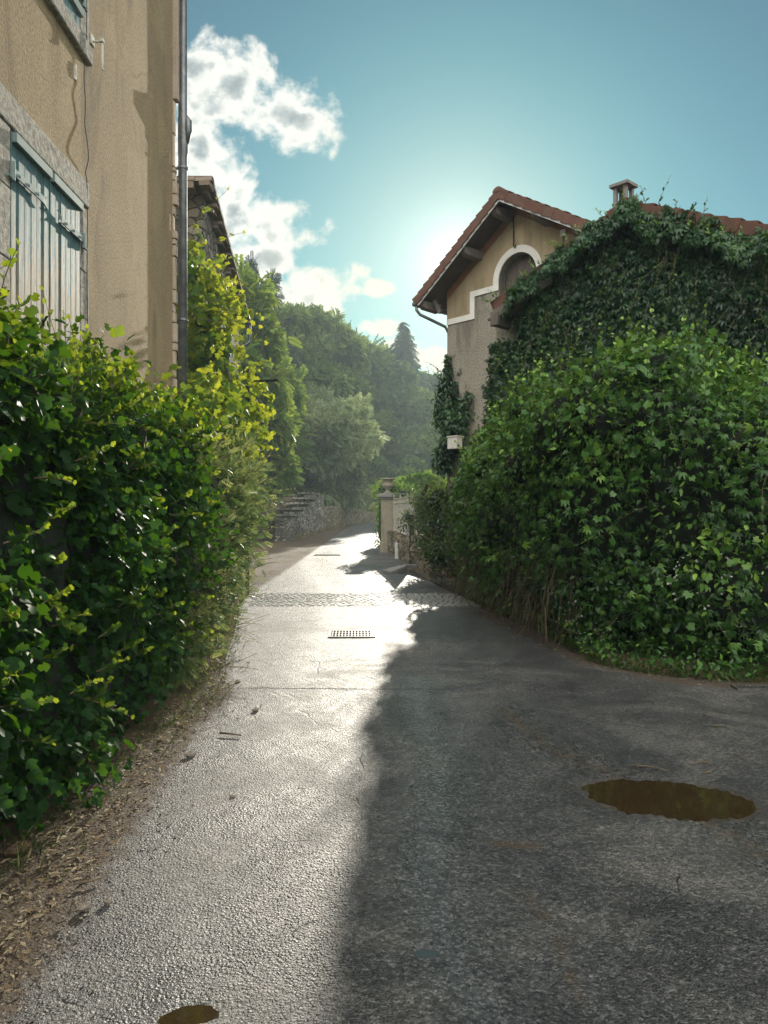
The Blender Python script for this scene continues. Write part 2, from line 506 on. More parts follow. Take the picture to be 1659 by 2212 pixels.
def teal_paint():
    m, nt, out, oc = mat_base('teal_paint')
    mp = nt.n('ShaderNodeMapping', {0: oc, 3: (25, 25, 2.0)}).outputs[0]
    n1 = nt.noise(mp, 1.0, 6, 0.6)
    principled(nt, out, nt.ramp(n1, [(0.3, (0.12, 0.21, 0.21)), (0.75, (0.22, 0.33, 0.32))]), 0.5, n1, 0.004, 0.7)
    return m


teal_paint()


def asphalt():
    m, nt, out, oc = mat_base('wet_asphalt')
    dirt = nt.n('ShaderNodeAttribute', attribute_name='dirt').outputs['Fac']
    wet = nt.n('ShaderNodeAttribute', attribute_name='wet').outputs['Fac']
    worn = nt.n('ShaderNodeAttribute', attribute_name='worn').outputs['Fac']
    wob = nt.mix(0.012, oc, nt.n('ShaderNodeTexNoise', {'Vector': oc, 'Scale': 60.0}).outputs[1], 'ADD')
    v1 = nt.n('ShaderNodeTexVoronoi', {'Vector': wob, 'Scale': 72.0})
    v2 = nt.n('ShaderNodeTexVoronoi', {'Vector': wob, 'Scale': 150.0})
    n2 = nt.noise(oc, 260.0, 4, 0.65)
    n3 = nt.noise(oc, 0.9, 8, 0.64, 0.9)
    n4 = nt.noise(oc, 9.0, 6, 0.65, 0.3)
    n5 = nt.noise(oc, 3.2, 6, 0.6, 0.4)
    s1 = nt.n('ShaderNodeSeparateColor', {0: v1.outputs['Color']})
    s2 = nt.n('ShaderNodeSeparateColor', {0: v2.outputs['Color']})
    tone = nt.m('ADD', nt.m('MULTIPLY', s1.outputs[0], 0.55), nt.m('MULTIPLY', s2.outputs[0], 0.45))
    col = nt.ramp(tone, [(0.12, (0.028, 0.0285, 0.029)), (0.6, (0.072, 0.072, 0.071)), (0.95, (0.20, 0.197, 0.19))])
    dryc = nt.ramp(tone, [(0.12, (0.05, 0.049, 0.047)), (0.6, (0.118, 0.114, 0.107)), (0.95, (0.26, 0.25, 0.235))])
    dryf = nt.m('MULTIPLY', nt.smooth(n3, 0.44, 0.64), nt.m('SUBTRACT', 1.0, wet), clamp=True)
    col = nt.mix(nt.m('MULTIPLY', dryf, 0.85), col, dryc)
    col = nt.mix(1.0, col, nt.ramp(nt.m('ADD', nt.m('MULTIPLY', n3, .5), nt.m('MULTIPLY', n5, .5)), [(0.38, (0.62, 0.62, 0.63)), (0.5, (1, 1, 1)), (0.62, (1.3, 1.28, 1.22))]), 'MULTIPLY')
    # tar-filled cracks and darker patching
    ck = nt.n('ShaderNodeTexVoronoi', {'Vector': nt.mix(0.25, oc, nt.n('ShaderNodeTexNoise', {'Vector': oc, 'Scale': 2.5, 'Detail': 6.0}).outputs[1], 'ADD'), 'Scale': 0.55}, feature='DISTANCE_TO_EDGE')
    crack = nt.m('MULTIPLY', nt.smooth(ck.outputs['Distance'], 0.006, 0.001), nt.smooth(n5, 0.48, 0.64))
    col = nt.mix(nt.m('MULTIPLY', crack, 0.45), col, rgb(.012, .012, .012))
    dm = nt.smooth(nt.m('ADD', dirt, nt.m('MULTIPLY', nt.m('SUBTRACT', n4, 0.5), 1.1)), 0.28, 0.78)
    dcol = nt.ramp(nt.noise(oc, 60.0, 5, 0.7), [(0.3, (0.040, 0.026, 0.014)), (0.7, (0.13, 0.088, 0.052))])
    col = nt.mix(nt.m('MULTIPLY', dm, 0.9), col, dcol)
    # stones stand proud by differing amounts, worn flat in the wheel tracks
    h1 = nt.m('MULTIPLY', nt.smooth(v1.outputs['Distance'], 0.62, 0.12), nt.m('ADD', 0.35, nt.m('MULTIPLY', s1.outputs[1], 0.65)))
    h2 = nt.m('MULTIPLY', nt.smooth(v2.outputs['Distance'], 0.6, 0.1), nt.m('MULTIPLY', s2.outputs[1], 0.55))
    h = nt.m('ADD', nt.m('ADD', h1, h2), nt.m('MULTIPLY', n2, 0.30))
    h = nt.m('SUBTRACT', h, nt.m('MULTIPLY', crack, 1.5))
    amp = nt.m('MULTIPLY', nt.m('SUBTRACT', 1.0, nt.m('MULTIPLY', wet, 0.80)), nt.m('SUBTRACT', 1.0, nt.m('MULTIPLY', worn, 0.45)))
    rough = nt.m('ADD', nt.m('ADD', 0.43, nt.m('MULTIPLY', dryf, 0.17)), nt.m('MULTIPLY', dm, 0.35))
    rough = nt.m('SUBTRACT', rough, nt.m('MULTIPLY', wet, 0.30), clamp=True)
    b1 = nt.n('ShaderNodeBump', {'Height': h, 'Strength': amp, 'Distance': 0.0085})
    b2 = nt.n('ShaderNodeBump', {'Height': n5, 'Strength': 0.4, 'Distance': 0.03, 'Normal': b1.outputs[0]})
    p = nt.n('ShaderNodeBsdfPrincipled', {'Base Color': col, 'Roughness': rough, 'Specular IOR Level': 0.40, 'Normal': b2.outputs[0]})
    nt.t.links.new(p.outputs[0], out.inputs[0])
    return m


asphalt()


def muddy_water(name, c, rough=0.03):
    m, nt, out, oc = mat_base(name)
    n1 = nt.noise(oc, 3.0, 5, 0.6)
    n2 = nt.noise(oc, 25.0, 3, 0.5)
    col = nt.ramp(n1, [(0.3, c), (0.7, tuple(x * 1.3 for x in c))])
    principled(nt, out, col, rough, n2, 0.0006, 0.5, spec=0.5)
    return m


muddy_water('muddy_water', (0.033, 0.021, 0.0095))
muddy_water('clear_water', (0.03, 0.03, 0.028))
muddy_water('stream_water', (0.06, 0.06, 0.055), 0.12)

# ------------------------------------------------------------------ leaves
TEMPL = {}


def templ(name, verts, faces):
    TEMPL[name] = (np.array(verts, dtype=float), faces)


# x across, y from stalk to tip, z up off the blade
templ('lobed', [(0, 0, 0), (0, .5, -.03), (0, 1, -.10),
                (-.20, .06, .05), (-.46, .40, .10), (-.24, .50, .05), (-.30, .80, .03),
                (.20, .06, .05), (.46, .40, .10), (.24, .50, .05), (.30, .80, .03)],
      [(0, 1, 5, 4, 3), (1, 2, 6, 5), (0, 7, 8, 9, 1), (1, 9, 10, 2)])
templ('vine', [(0, .1, 0), (0, .5, -.05), (0, 1, -.16),
               (-.25, -.08, .06), (-.52, .14, .03), (-.40, .36, .06), (-.48, .62, -.02), (-.18, .72, -.02),
               (.25, -.08, .06), (.52, .14, .03), (.40, .36, .06), (.48, .62, -.02), (.18, .72, -.02)],
      [(0, 1, 5, 4, 3), (1, 7, 6, 5), (1, 2, 7), (0, 8, 9, 10, 1), (1, 10, 11, 12), (1, 12, 2)])
templ('simple', [(0, 0, 0), (-.24, .38, .07), (0, .42, -.02), (.24, .38, .07), (-.17, .72, .03), (.17, .72, .03), (0, 1, -.12)],
      [(0, 2, 1), (0, 3, 2), (1, 2, 6, 4), (2, 3, 5, 6)])
templ('narrow', [(0, 0, 0), (-.13, .5, .03), (.13, .5, .03), (0, 1, -.05)], [(0, 2, 3, 1)])
templ('blade', [(-.03, 0, 0), (.03, 0, 0), (.025, .5, .05), (-.025, .5, .05), (0, 1, .2)], [(0, 1, 2, 3), (3, 2, 4)])


def make_palm():
    vs, fs = [], []
    for a, L in ((-72, .72), (-36, .92), (0, 1.0), (36, .92), (72, .72)):
        ca, sa = math.cos(R(a)), math.sin(R(a))
        o = len(vs)
        for (x, y, z) in ((0, .05, 0), (-.17, .52, -.01), (0, .52, -.06), (.17, .52, -.01), (0, 1.0, -.42)):
            x, y = x * L, y * L
            vs.append((x * ca + y * sa, y * ca - x * sa, z * L + 0.0))
        fs += [(o, o + 2, o + 1), (o, o + 3, o + 2), (o + 1, o + 2, o + 4), (o + 2, o + 3, o + 4)]
    templ('palmate', vs, fs)


def make_spray(name, pairs, lw, ll, droop=0.25):
    vs, fs = [], []
    for i in range(pairs):
        t = (i + 0.6) / pairs
        for s in (-1, 1):
            o = len(vs)
            y, z = t, -droop * t * t
            dx, dy = s * 0.86, 0.5
            L = ll * (1 - 0.35 * abs(t - 0.45))
            nx, ny = -dy * s, dx * s
            mx, my = dx * L * .5, y + dy * L * .5
            vs += [(0, y, z), (mx - nx * lw * .5 * 1, my - ny * lw * .5, z + .04), (dx * L, y + dy * L, z - .05), (mx + nx * lw * .5, my + ny * lw * .5, z + .04)]
            fs.append((o, o + 1, o + 2, o + 3))
    templ(name, vs, fs)


make_palm()
make_spray('spray', 5, .26, .46)
make_spray('twiglet', 6, .16, .34, 0.05)
make_spray('feather', 7, .13, .30, 0.15)


def unit(a):
    return a / np.maximum(np.linalg.norm(a, axis=1, keepdims=True), 1e-9)


def leaf_mesh(name, mat, P, tip, nrm, size, tname, rng, parent=None, var=None):
    """many leaves of one plant as one mesh: a leaf at each P with its tip direction and blade normal"""
    T, faces = TEMPL[tname]
    n, k = len(P), len(T)
    tip = unit(tip)
    nrm = unit(nrm - tip * np.sum(nrm * tip, axis=1, keepdims=True))
    side = np.cross(tip, nrm)
    s = size[:, None, None]
    V = P[:, None, :] + s * (T[None, :, 0:1] * side[:, None, :] + T[None, :, 1:2] * tip[:, None, :] + T[None, :, 2:3] * nrm[:, None, :])
    V = V.reshape(-1, 3)
    tot = np.array([len(f) for f in faces])
    idx = np.concatenate([np.array(f) for f in faces])
    L = (idx[None, :] + (np.arange(n) * k)[:, None]).reshape(-1)
    tots = np.tile(tot, n)
    starts = np.concatenate([[0], np.cumsum(tots)[:-1]])
    me = bpy.data.meshes.new(name)
    me.vertices.add(len(V))
    me.vertices.foreach_set('co', V.astype(np.float32).ravel())
    me.loops.add(len(L))
    me.loops.foreach_set('vertex_index', L.astype(np.int32))
    me.polygons.add(len(tots))
    me.polygons.foreach_set('loop_start', starts.astype(np.int32))
    me.polygons.foreach_set('loop_total', tots.astype(np.int32))
    if var is None:
        var = rng.random(n)
    a = me.attributes.new('var', 'FLOAT', 'POINT')
    a.data.foreach_set('value', np.repeat(np.clip(var, 0, 1), k).astype(np.float32))
    me.update(calc_edges=True)
    me.materials.append(MATS[mat])
    o = bpy.data.objects.new(name, me)
    COL.objects.link(o)
    o.parent = parent
    return o


def lump(P, rng, lo=2.0, hi=7.0, k=7):
    K = rng.normal(size=(k, 3))
    K = K / np.linalg.norm(K, axis=1, keepdims=True) * rng.uniform(lo, hi, (k, 1))
    ph = rng.uniform(0, 6.28, k)
    return np.sin(P @ K.T + ph).sum(axis=1) / math.sqrt(k)


def blob_points(ells, n, rng, depth=(-0.25, 0.06), lumps=0.09, freq=(2.5, 8.0), zmin=0.02):
    """points scattered through the outer shell of a union of ellipsoids (centre, radii), with outward normals"""
    C = np.array([e[0] for e in ells], float)
    A = np.array([e[1] for e in ells], float)
    ar = (A[:, 0] * A[:, 1]) + (A[:, 1] * A[:, 2]) + (A[:, 0] * A[:, 2])
    K = rng.normal(size=(7, 3))
    K = K / np.linalg.norm(K, axis=1, keepdims=True) * rng.uniform(*freq, (7, 1))
    ph = rng.uniform(0, 6.28, 7)
    outP, outN, have = [], [], 0
    while have < n:
        m = n * 2
        i = rng.choice(len(C), m, p=ar / ar.sum())
        u = unit(rng.normal(size=(m, 3)))
        d = rng.uniform(depth[0], depth[1], m)
        p = C[i] + A[i] * u
        nr = unit(u / A[i])
        p = p + nr * (d + lumps * np.sin(p @ K.T + ph).sum(axis=1) / 2.6)[:, None]
        ok = p[:, 2] > zmin
        for j in range(len(C)):
            q = (p - C[j]) / np.maximum(A[j] + depth[0] * 0.8, A[j] * 0.4)
            ok &= (np.sum(q * q, axis=1) > 1.0) | (i == j)
        p, nr = p[ok], nr[ok]
        outP.append(p)
        outN.append(nr)
        have += len(p)
    return np.concatenate(outP)[:n], np.concatenate(outN)[:n]


def orient(N, rng, out=0.6, up=0.5, jit=0.6, droop=0.4, tipout=0.5):
    n = len(N)
    U = np.array([[0, 0, 1.0]])
    nrm = N * out + U * up + rng.normal(size=(n, 3)) * jit
    tip = N * tipout - U * droop + rng.normal(size=(n, 3)) * 0.6
    return tip, nrm


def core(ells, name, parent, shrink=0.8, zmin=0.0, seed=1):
    """opaque dark lumps added unseen inside a bush to block light and views"""
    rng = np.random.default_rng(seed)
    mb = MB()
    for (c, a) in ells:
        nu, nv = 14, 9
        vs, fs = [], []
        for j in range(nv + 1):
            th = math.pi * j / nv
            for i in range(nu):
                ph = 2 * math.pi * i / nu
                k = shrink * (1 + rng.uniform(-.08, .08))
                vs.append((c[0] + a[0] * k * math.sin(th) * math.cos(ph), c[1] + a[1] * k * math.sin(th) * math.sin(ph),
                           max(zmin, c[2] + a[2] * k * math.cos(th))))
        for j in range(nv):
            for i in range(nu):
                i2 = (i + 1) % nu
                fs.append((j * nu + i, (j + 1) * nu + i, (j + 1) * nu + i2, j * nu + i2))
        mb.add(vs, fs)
    return mb.build(name, MATS['core_shade'], parent, recalc=False)


def shoots(base, dirs, lens, name, leafmat, tname, lsize, rng, parent, nl=7, srad=0.004, bend=0.25, stem_mat='twig', grow=0.6):
    """thin young shoots with leaves along them: returns stems and adds their leaves"""
    mb = MB()
    P, T, N, S, V = [], [], [], [], []
    for b, d, L in zip(base, dirs, lens):
        b, d = Vector(b), Vector(d).normalized()
        bendv = Vector(rng.normal(size=3)) * bend
        pts = []
        for i in range(6):
            t = i / 5
            pts.append(b + d * (L * t) + bendv * (L * t * t * 0.5) - Vector((0, 0, 1)) * (L * t * t * 0.12))
        mb.tube(pts, [srad * (1 - 0.7 * i / 5) for i in range(6)], 4, False)
        for i in range(nl):
            t = (i + 0.7) / nl
            p = pts[0].lerp(pts[-1], t) if False else pts[min(5, int(t * 5))].lerp(pts[min(5, int(t * 5) + 1)], (t * 5) % 1)
            a = i * 2.4 + rng.uniform(0, 1)
            sd = Vector((math.cos(a), math.sin(a), 0.25))
            P.append(p)
            T.append(sd + d * (0.5 + t * 0.8))
            N.append(d + Vector(rng.normal(size=3)) * 0.35)
            S.append(lsize * (1.1 - grow * t) * rng.uniform(.75, 1.2))
            V.append(min(1, 0.45 + 0.55 * t + rng.uniform(-.1, .1)))
    tag(mb.build('stems', MATS[stem_mat], parent, recalc=False), kind='stuff')
    return leaf_mesh(name, leafmat, np.array(P), np.array(T), np.array(N), np.array(S), tname, rng, parent, np.array(V))

# ================================================================== GROUND AND LANE


def grid_mesh(name, xs, ys, zf, mat, attrs=None, kind='structure'):
    X, Y = np.meshgrid(xs, ys)
    Z = zf(X, Y)
    V = np.stack([X, Y, Z], -1).reshape(-1, 3)
    nx, ny = len(xs), len(ys)
    I = np.arange(nx * ny).reshape(ny, nx)
    Fc = np.stack([I[:-1, :-1], I[:-1, 1:], I[1:, 1:], I[1:, :-1]], -1).reshape(-1, 4)
    me = bpy.data.meshes.new(name)
    me.from_pydata(V.tolist(), [], Fc.tolist())
    me.polygons.foreach_set('use_smooth', [True] * len(me.polygons))
    for k, fn in (attrs or {}).items():
        a = me.attributes.new(k, 'FLOAT', 'POINT')
        a.data.foreach_set('value', np.clip(fn(V[:, 0], V[:, 1]), 0, 1).astype(np.float32))
    me.materials.append(MATS[mat])
    o = bpy.data.objects.new(name, me)
    COL.objects.link(o)
    tag(o, kind=kind)
    return o


# the lane: left and right edge against distance
ROAD_Y = [-12, -3, 0, 2.5, 4.5, 6.8, 8.2, 10.3, 12, 14, 17, 21, 26, 30, 36, 42, 48, 55, 62, 72, 82]
ROAD_L = [-3.2, -3.0, -2.4, -1.85, -1.8, -1.65, -1.7, -2.0, -2.3, -2.55, -3.2, -3.9, -4.35, -4.5, -4.2, -3.85, -3.55, -2.7, -1.9, -0.4, 2.2]
ROAD_R = [12, 12, 12, 12, 12, 12, 12, 2.1, 1.7, 1.45, 1.1, 0.75, 0.35, 0.1, -0.1, -0.1, 0.2, 0.9, 1.9, 4.2, 7.5]


def hill_z(X, Y):
    """the wooded valley side beyond the lane, higher to the left"""
    far = np.clip((Y - 80) / 60.0, 0, 1)
    x0 = np.interp(Y, ROAD_Y, ROAD_L) - 2.5 + np.clip(Y - 82, 0, 60) * .2 - 2.5 * np.clip((50 - Y) / 10, 0, 1)
    left = np.clip((x0 - X) / 45.0, 0, 1)
    a = 16.0 * far * far * (3 - 2 * far)
    b = 22.0 * np.sqrt(left) * np.clip((Y - 30) / 45.0, 0, 1)
    side = np.clip(1.0 - np.clip((X - 25) / 80.0, 0, 1), 0, 1)
    return (a * side + b)


def ground_z(X, Y):
    return gz(np.minimum(Y, 90)) - 0.012 + hill_z(X, Y)


xs = np.concatenate([np.linspace(-600, -60, 16), np.linspace(-55, 55, 56), np.linspace(60, 600, 16)])
ys = np.concatenate([np.linspace(-300, -15, 10), np.linspace(-12, 160, 90), np.linspace(170, 1200, 18)])
grid_mesh('ground', xs, ys, ground_z, 'soil')

def seg_dist(X, Y, pts):
    d = np.full(X.shape, 1e9)
    for (a, b) in zip(pts[:-1], pts[1:]):
        ax, ay = a
        bx, by = b
        t = np.clip(((X - ax) * (bx - ax) + (Y - ay) * (by - ay)) / ((bx - ax) ** 2 + (by - ay) ** 2 + 1e-9), 0, 1)
        d = np.minimum(d, np.hypot(X - ax - t * (bx - ax), Y - ay - t * (by - ay)))
    return d


def road_dirt(X, Y):
    e = np.interp(Y, [0, 2.0, 3.0, 4.5, 5.4, 6.8, 7.6, 9, 14], [-1.1, -1.18, -1.22, -1.30, -1.36, -1.33, -1.55, -2.0, -2.6])
    d = np.clip((e - X) / 0.34 + 0.55, 0, 1)
    # washed mud trails running through the big puddle and along the hedge foot
    t1 = np.clip(1 - seg_dist(X, Y, [(0.95, 6.3), (1.1, 5.3), (1.35, 4.75), (1.6, 4.3)]) / 0.30, 0, 1) * 0.50
    t2 = np.clip(1 - seg_dist(X, Y, [(1.6, 4.2), (1.75, 3.7), (1.85, 3.2), (1.9, 2.6)]) / 0.26, 0, 1) * 0.50
    t3 = np.clip(1 - seg_dist(X, Y, [(0.55, 3.72), (0.72, 3.70)]) / 0.12, 0, 1) * 0.75
    t5 = np.clip(1 - seg_dist(X, Y, [(0.6, 3.2), (0.66, 2.9), (0.63, 2.5)]) / 0.13, 0, 1) * 0.52
    t6 = np.clip(1.35 - seg_dist(X, Y, [(1.38, 4.38), (1.82, 4.26)]) / .40, 0, 1) * .62
    t4 = np.clip(1 - seg_dist(X, Y, [(1.6, 12.2), (2.05, 9.4), (2.25, 8.1), (2.8, 7.3), (3.7, 6.95), (6, 6.8)]) / 0.45, 0, 1) * 0.75
    return np.maximum.reduce([d, t1, t2, t3, t4, t5, t6])


def road_wet(X, Y):
    s = np.clip(1 - seg_dist(X, Y, [(0.3, 7.4), (0.3, 5.7), (0.35, 4.8), (0.2, 3.4), (0.25, 2.6), (0.5, 2.0)]) / 0.38, 0, 1)
    s2 = np.clip(1 - seg_dist(X, Y, [(0.95, 6.3), (1.1, 5.3), (1.35, 4.75), (1.7, 4.2), (1.9, 3.2)]) / 0.5, 0, 1)
    s3 = np.clip(1 - seg_dist(X, Y, [(1.0, 13), (1.2, 11), (1.3, 9)]) / 0.9, 0, 1) * 0.5
    return np.maximum.reduce([s, s2, s3])


def road_worn(X, Y):
    a = np.clip(1 - seg_dist(X, Y, [(-.75, -3), (-.75, 6), (-.9, 14), (-2.2, 22), (-2.9, 34), (-2.4, 50)]) / .38, 0, 1)
    b = np.clip(1 - seg_dist(X, Y, [(.75, -3), (.65, 6), (.45, 14), (-.7, 22), (-1.4, 34), (-1.0, 50)]) / .38, 0, 1)
    return np.maximum(a, b)


HOLLOWS = [(1.60, 4.32, .43, .27, .014, -.28), (-.62, 2.45, .09, .05, .010, .2), (.155, 2.80, .055, .035, .009, .1), (.17, 2.72, .03, .05, .008, .1), (.66, 3.70, .10, .03, .006, 0)]


def road_z(X, Y):
    near = np.clip((12 - Y) / 6, 0, 1)
    und = 0.004 * np.sin(X * 2.1 + 0.6 * Y) + 0.003 * np.sin(Y * 1.7 - X)
    fine_ = np.zeros_like(X)
    for (fx, fy, ph, am) in ((23, 9, .3, .0011), (-11, 27, 1.7, .0011), (31, -19, 4.0, .0009), (17, 41, 2.2, .0008), (-47, 13, 5.1, .0007), (53, 37, .9, .0006), (71, -88, 2.0, .0010), (-64, 97, 3.3, .0010)):
        fine_ = fine_ + .65 * am * np.sin(fx * X + fy * Y + ph)
    hollow = np.zeros_like(X)
    for (px_, py_, rx_, ry_, dp, a_) in HOLLOWS:
        c_, s_ = math.cos(a_), math.sin(a_)
        q_ = (((X - px_) * c_ + (Y - py_) * s_) / rx_) ** 2 + ((-(X - px_) * s_ + (Y - py_) * c_) / ry_) ** 2
        hollow = np.maximum(hollow, dp * np.clip(1.6 - q_, 0, 1.6))
        und = und * np.clip(q_ - .8, 0, 1)
    return gz(Y) + (und + fine_) * near - hollow


def build_road():
    ys_ = np.concatenate([np.arange(-12, 1.5, 0.6), np.arange(1.5, 7.2, 0.045), np.arange(7.2, 16, 0.09), np.arange(16, 82, 0.6)])
    nx = 320
    V, W = [], []
    for y in ys_:
        l, r = np.interp(y, ROAD_Y, ROAD_L), np.interp(y, ROAD_Y, ROAD_R)
        if 6.6 < y < 10.3:
            r = float(np.interp(y, [6.6, 6.85, 7.0, 7.5, 8.4, 10.3], [12, 8, 3.9, 2.75, 2.25, 2.1]))
        t = np.linspace(0, 1, nx)
        # finer columns where the camera is
        x = l + (r - l) * (t if r - l < 6 else t ** 1.6)
        V.append(np.stack([x, np.full(nx, y)], -1))
    V = np.array(V)
    X, Y = V[..., 0], V[..., 1]
    Z = road_z(X, Y)
    P = np.stack([X, Y, Z], -1).reshape(-1, 3)
    ny = len(ys_)
    I = np.arange(nx * ny).reshape(ny, nx)
    Fc = np.stack([I[:-1, :-1], I[:-1, 1:], I[1:, 1:], I[1:, :-1]], -1).reshape(-1, 4)
    me = bpy.data.meshes.new('road')
    me.from_pydata(P.tolist(), [], Fc.tolist())
    me.polygons.foreach_set('use_smooth', [True] * len(me.polygons))
    for k, fn in (('dirt', road_dirt), ('wet', road_wet), ('worn', road_worn)):
        a = me.attributes.new(k, 'FLOAT', 'POINT')
        a.data.foreach_set('value', np.clip(fn(P[:, 0], P[:, 1]), 0, 1).astype(np.float32))
    me.materials.append(MATS['wet_asphalt'])
    o = bpy.data.objects.new('road', me)
    COL.objects.link(o)
    tag(o, kind='structure')


build_road()

# band of cobbles across the lane
mb = MB()
rr = random.Random(3)
for row in range(17):
    y = 13.05 + row * 0.118
    xl, xr = np.interp(y, ROAD_Y, ROAD_L) + 0.1, np.interp(y, ROAD_Y, ROAD_R) + 0.0
    x = xl + rr.uniform(0, .08)
    while x < xr:
        wd = rr.uniform(.09, .16)
        hgt = 0.006 + rr.uniform(0, 0.008)
        z = G(y)
        a, b, c_, d_ = x + .003, x + wd - .003, y + .004 + rr.uniform(-.012, .010), y + .113 + rr.uniform(-.012, .010)
        i = .02
        mb.add([(a, c_, z - .02), (b, c_, z - .02), (b, d_, z - .02), (a, d_, z - .02),
                (a + i, c_ + i, z + hgt), (b - i, c_ + i, z + hgt + rr.uniform(-.003, .003)), (b - i, d_ - i, z + hgt), (a + i, d_ - i, z + hgt + rr.uniform(-.003, .003))],
               [(0, 1, 5, 4), (1, 2, 6, 5), (2, 3, 7, 6), (3, 0, 4, 7), (4, 5, 6, 7)])
        x += wd
tag(mb.build('cobbled_path', MATS['cobble_stone']), kind='structure')


def puddle(name, i, mat, label, level=-.0075):
    """still water lying in one of the hollows of the lane; the rough asphalt makes its shore"""
    px_, py_, rx_, ry_, dp, a_ = HOLLOWS[i]
    c_, s_ = math.cos(a_), math.sin(a_)
    vs = [(px_, py_, level)]
    for k in range(48):
        a = 2 * math.pi * k / 48
        x, y = 1.26 * rx_ * math.cos(a), 1.26 * ry_ * math.sin(a)
        vs.append((px_ + x * c_ - y * s_, py_ + x * s_ + y * c_, level))
    o = MB().add(vs, [(0, 1 + k, 1 + (k + 1) % 48) for k in range(48)]).build(name, MATS[mat], None, recalc=False)
    return tag(o, label, 'puddle')


def c9(x, y):
    return ((960 + x / 1.728) / 1.1573, (1500 + y / 1.728) / 1.1573)


puddle('puddle', 0, 'muddy_water', 'large brown muddy puddle with twigs at its far edge')
puddle('puddle', 1, 'muddy_water', 'small brown puddle in the rough asphalt at the bottom edge of the picture', -.006)
puddle('puddle', 2, 'clear_water', 'small pale puddle reflecting the sky on the lane', -.0072)


# ================================================================== LEFT HOUSE (local frame: x out of the wall, y along it, z up)
LA, LB = -2.356, -0.0154                      # wall plane x = LA + LB*Y
house = thing('rendered_house', 'tall tan rendered house with weathered shutters behind the left hedge', 'house', (LA, 0, 0), -math.atan(LB))


def wl(u, v):
    """a point of the left wall seen at (u, v): distance along it and height"""
    k = (u - CX) / F
    Y = LA / (k - LB)
    return Y, 1.6 - (v - CY) / F * Y


S_END = 9.08
wy0, wy1, wz0, wz1 = 4.97, 6.175, 2.15, 4.09          # lower shutter opening
uy0, uz0, uz1 = 4.97, 5.42, 7.2
rev = 0.035
mb = MB()
outer = [(-6, -0.1), (S_END, -0.1), (S_END, 10.4), (-6, 10.4)]
holes = [[(wy0, wz0), (wy1, wz0), (wy1, wz1), (wy0, wz1)], [(uy0, uz0), (wy1, uz0), (wy1, uz1), (uy0, uz1)],
         [(1.2, wz0), (2.4, wz0), (2.4, wz1), (1.2, wz1)]]
mb.prism(outer, -0.45, 0.0, holes, plane='yz')
mb.box((-5.5, -6, -0.1), (-0.45, -5.6, 10.4)).box((-5.5, S_END - 0.45, -0.1), (-0.451, S_END, 10.4)).box((-5.5, -5.6, -0.1), (-5.1, S_END - 0.45, 10.4))
mb.build('wall', MATS['tan_render'], house)
# roof slab with tiled edge
mb = MB()
mb.add([(0.42, -6.4, 10.30), (0.42, S_END + .25, 10.30), (-2.8, S_END + .25, 11.9), (-2.8, -6.4, 11.9), (0.42, -6.4, 10.42), (0.42, S_END + .25, 10.42), (-2.8, S_END + .25, 12.02), (-2.8, -6.4, 12.02)],
       [(0, 1, 2, 3), (7, 6, 5, 4), (0, 4, 5, 1), (1, 5, 6, 2), (2, 6, 7, 3), (3, 7, 4, 0)])
mb.add([(-6.0, -6.4, 10.30), (-6.0, S_END + .25, 10.30), (-2.8, S_END + .25, 11.9), (-2.8, -6.4, 11.9), (-6.0, -6.4, 10.42), (-6.0, S_END + .25, 10.42), (-2.8, S_END + .25, 12.02), (-2.8, -6.4, 12.02)],
       [(3, 2, 1, 0), (4, 5, 6, 7), (1, 5, 4, 0), (2, 6, 5, 1), (3, 7, 6, 2), (0, 4, 7, 3)])
mb.build('roof', MATS['terracotta'], house)
# ragged stone quoin strip at the corner, broken towards its foot
mb = MB()
rr = random.Random(5)
z = 0.0
while z < 10.2:
    h = rr.choice((.07, .12, .2, .34)) * rr.uniform(.8, 1.2) if z < 6.2 else rr.uniform(.8, 1.4)
    mb.box((-0.30, S_END + .001, z), (0.045 + (rr.uniform(-.040, .012) if z < 6.3 else 0.012), S_END + 0.10 + rr.uniform(-.03, .02), min(z + h - (.012 if z < 6.3 else .001), 10.25)), jit=.003, rng=rr)
    z += h
mb.build('corner_quoin', MATS['quoin_render'], house, bevel=.008)


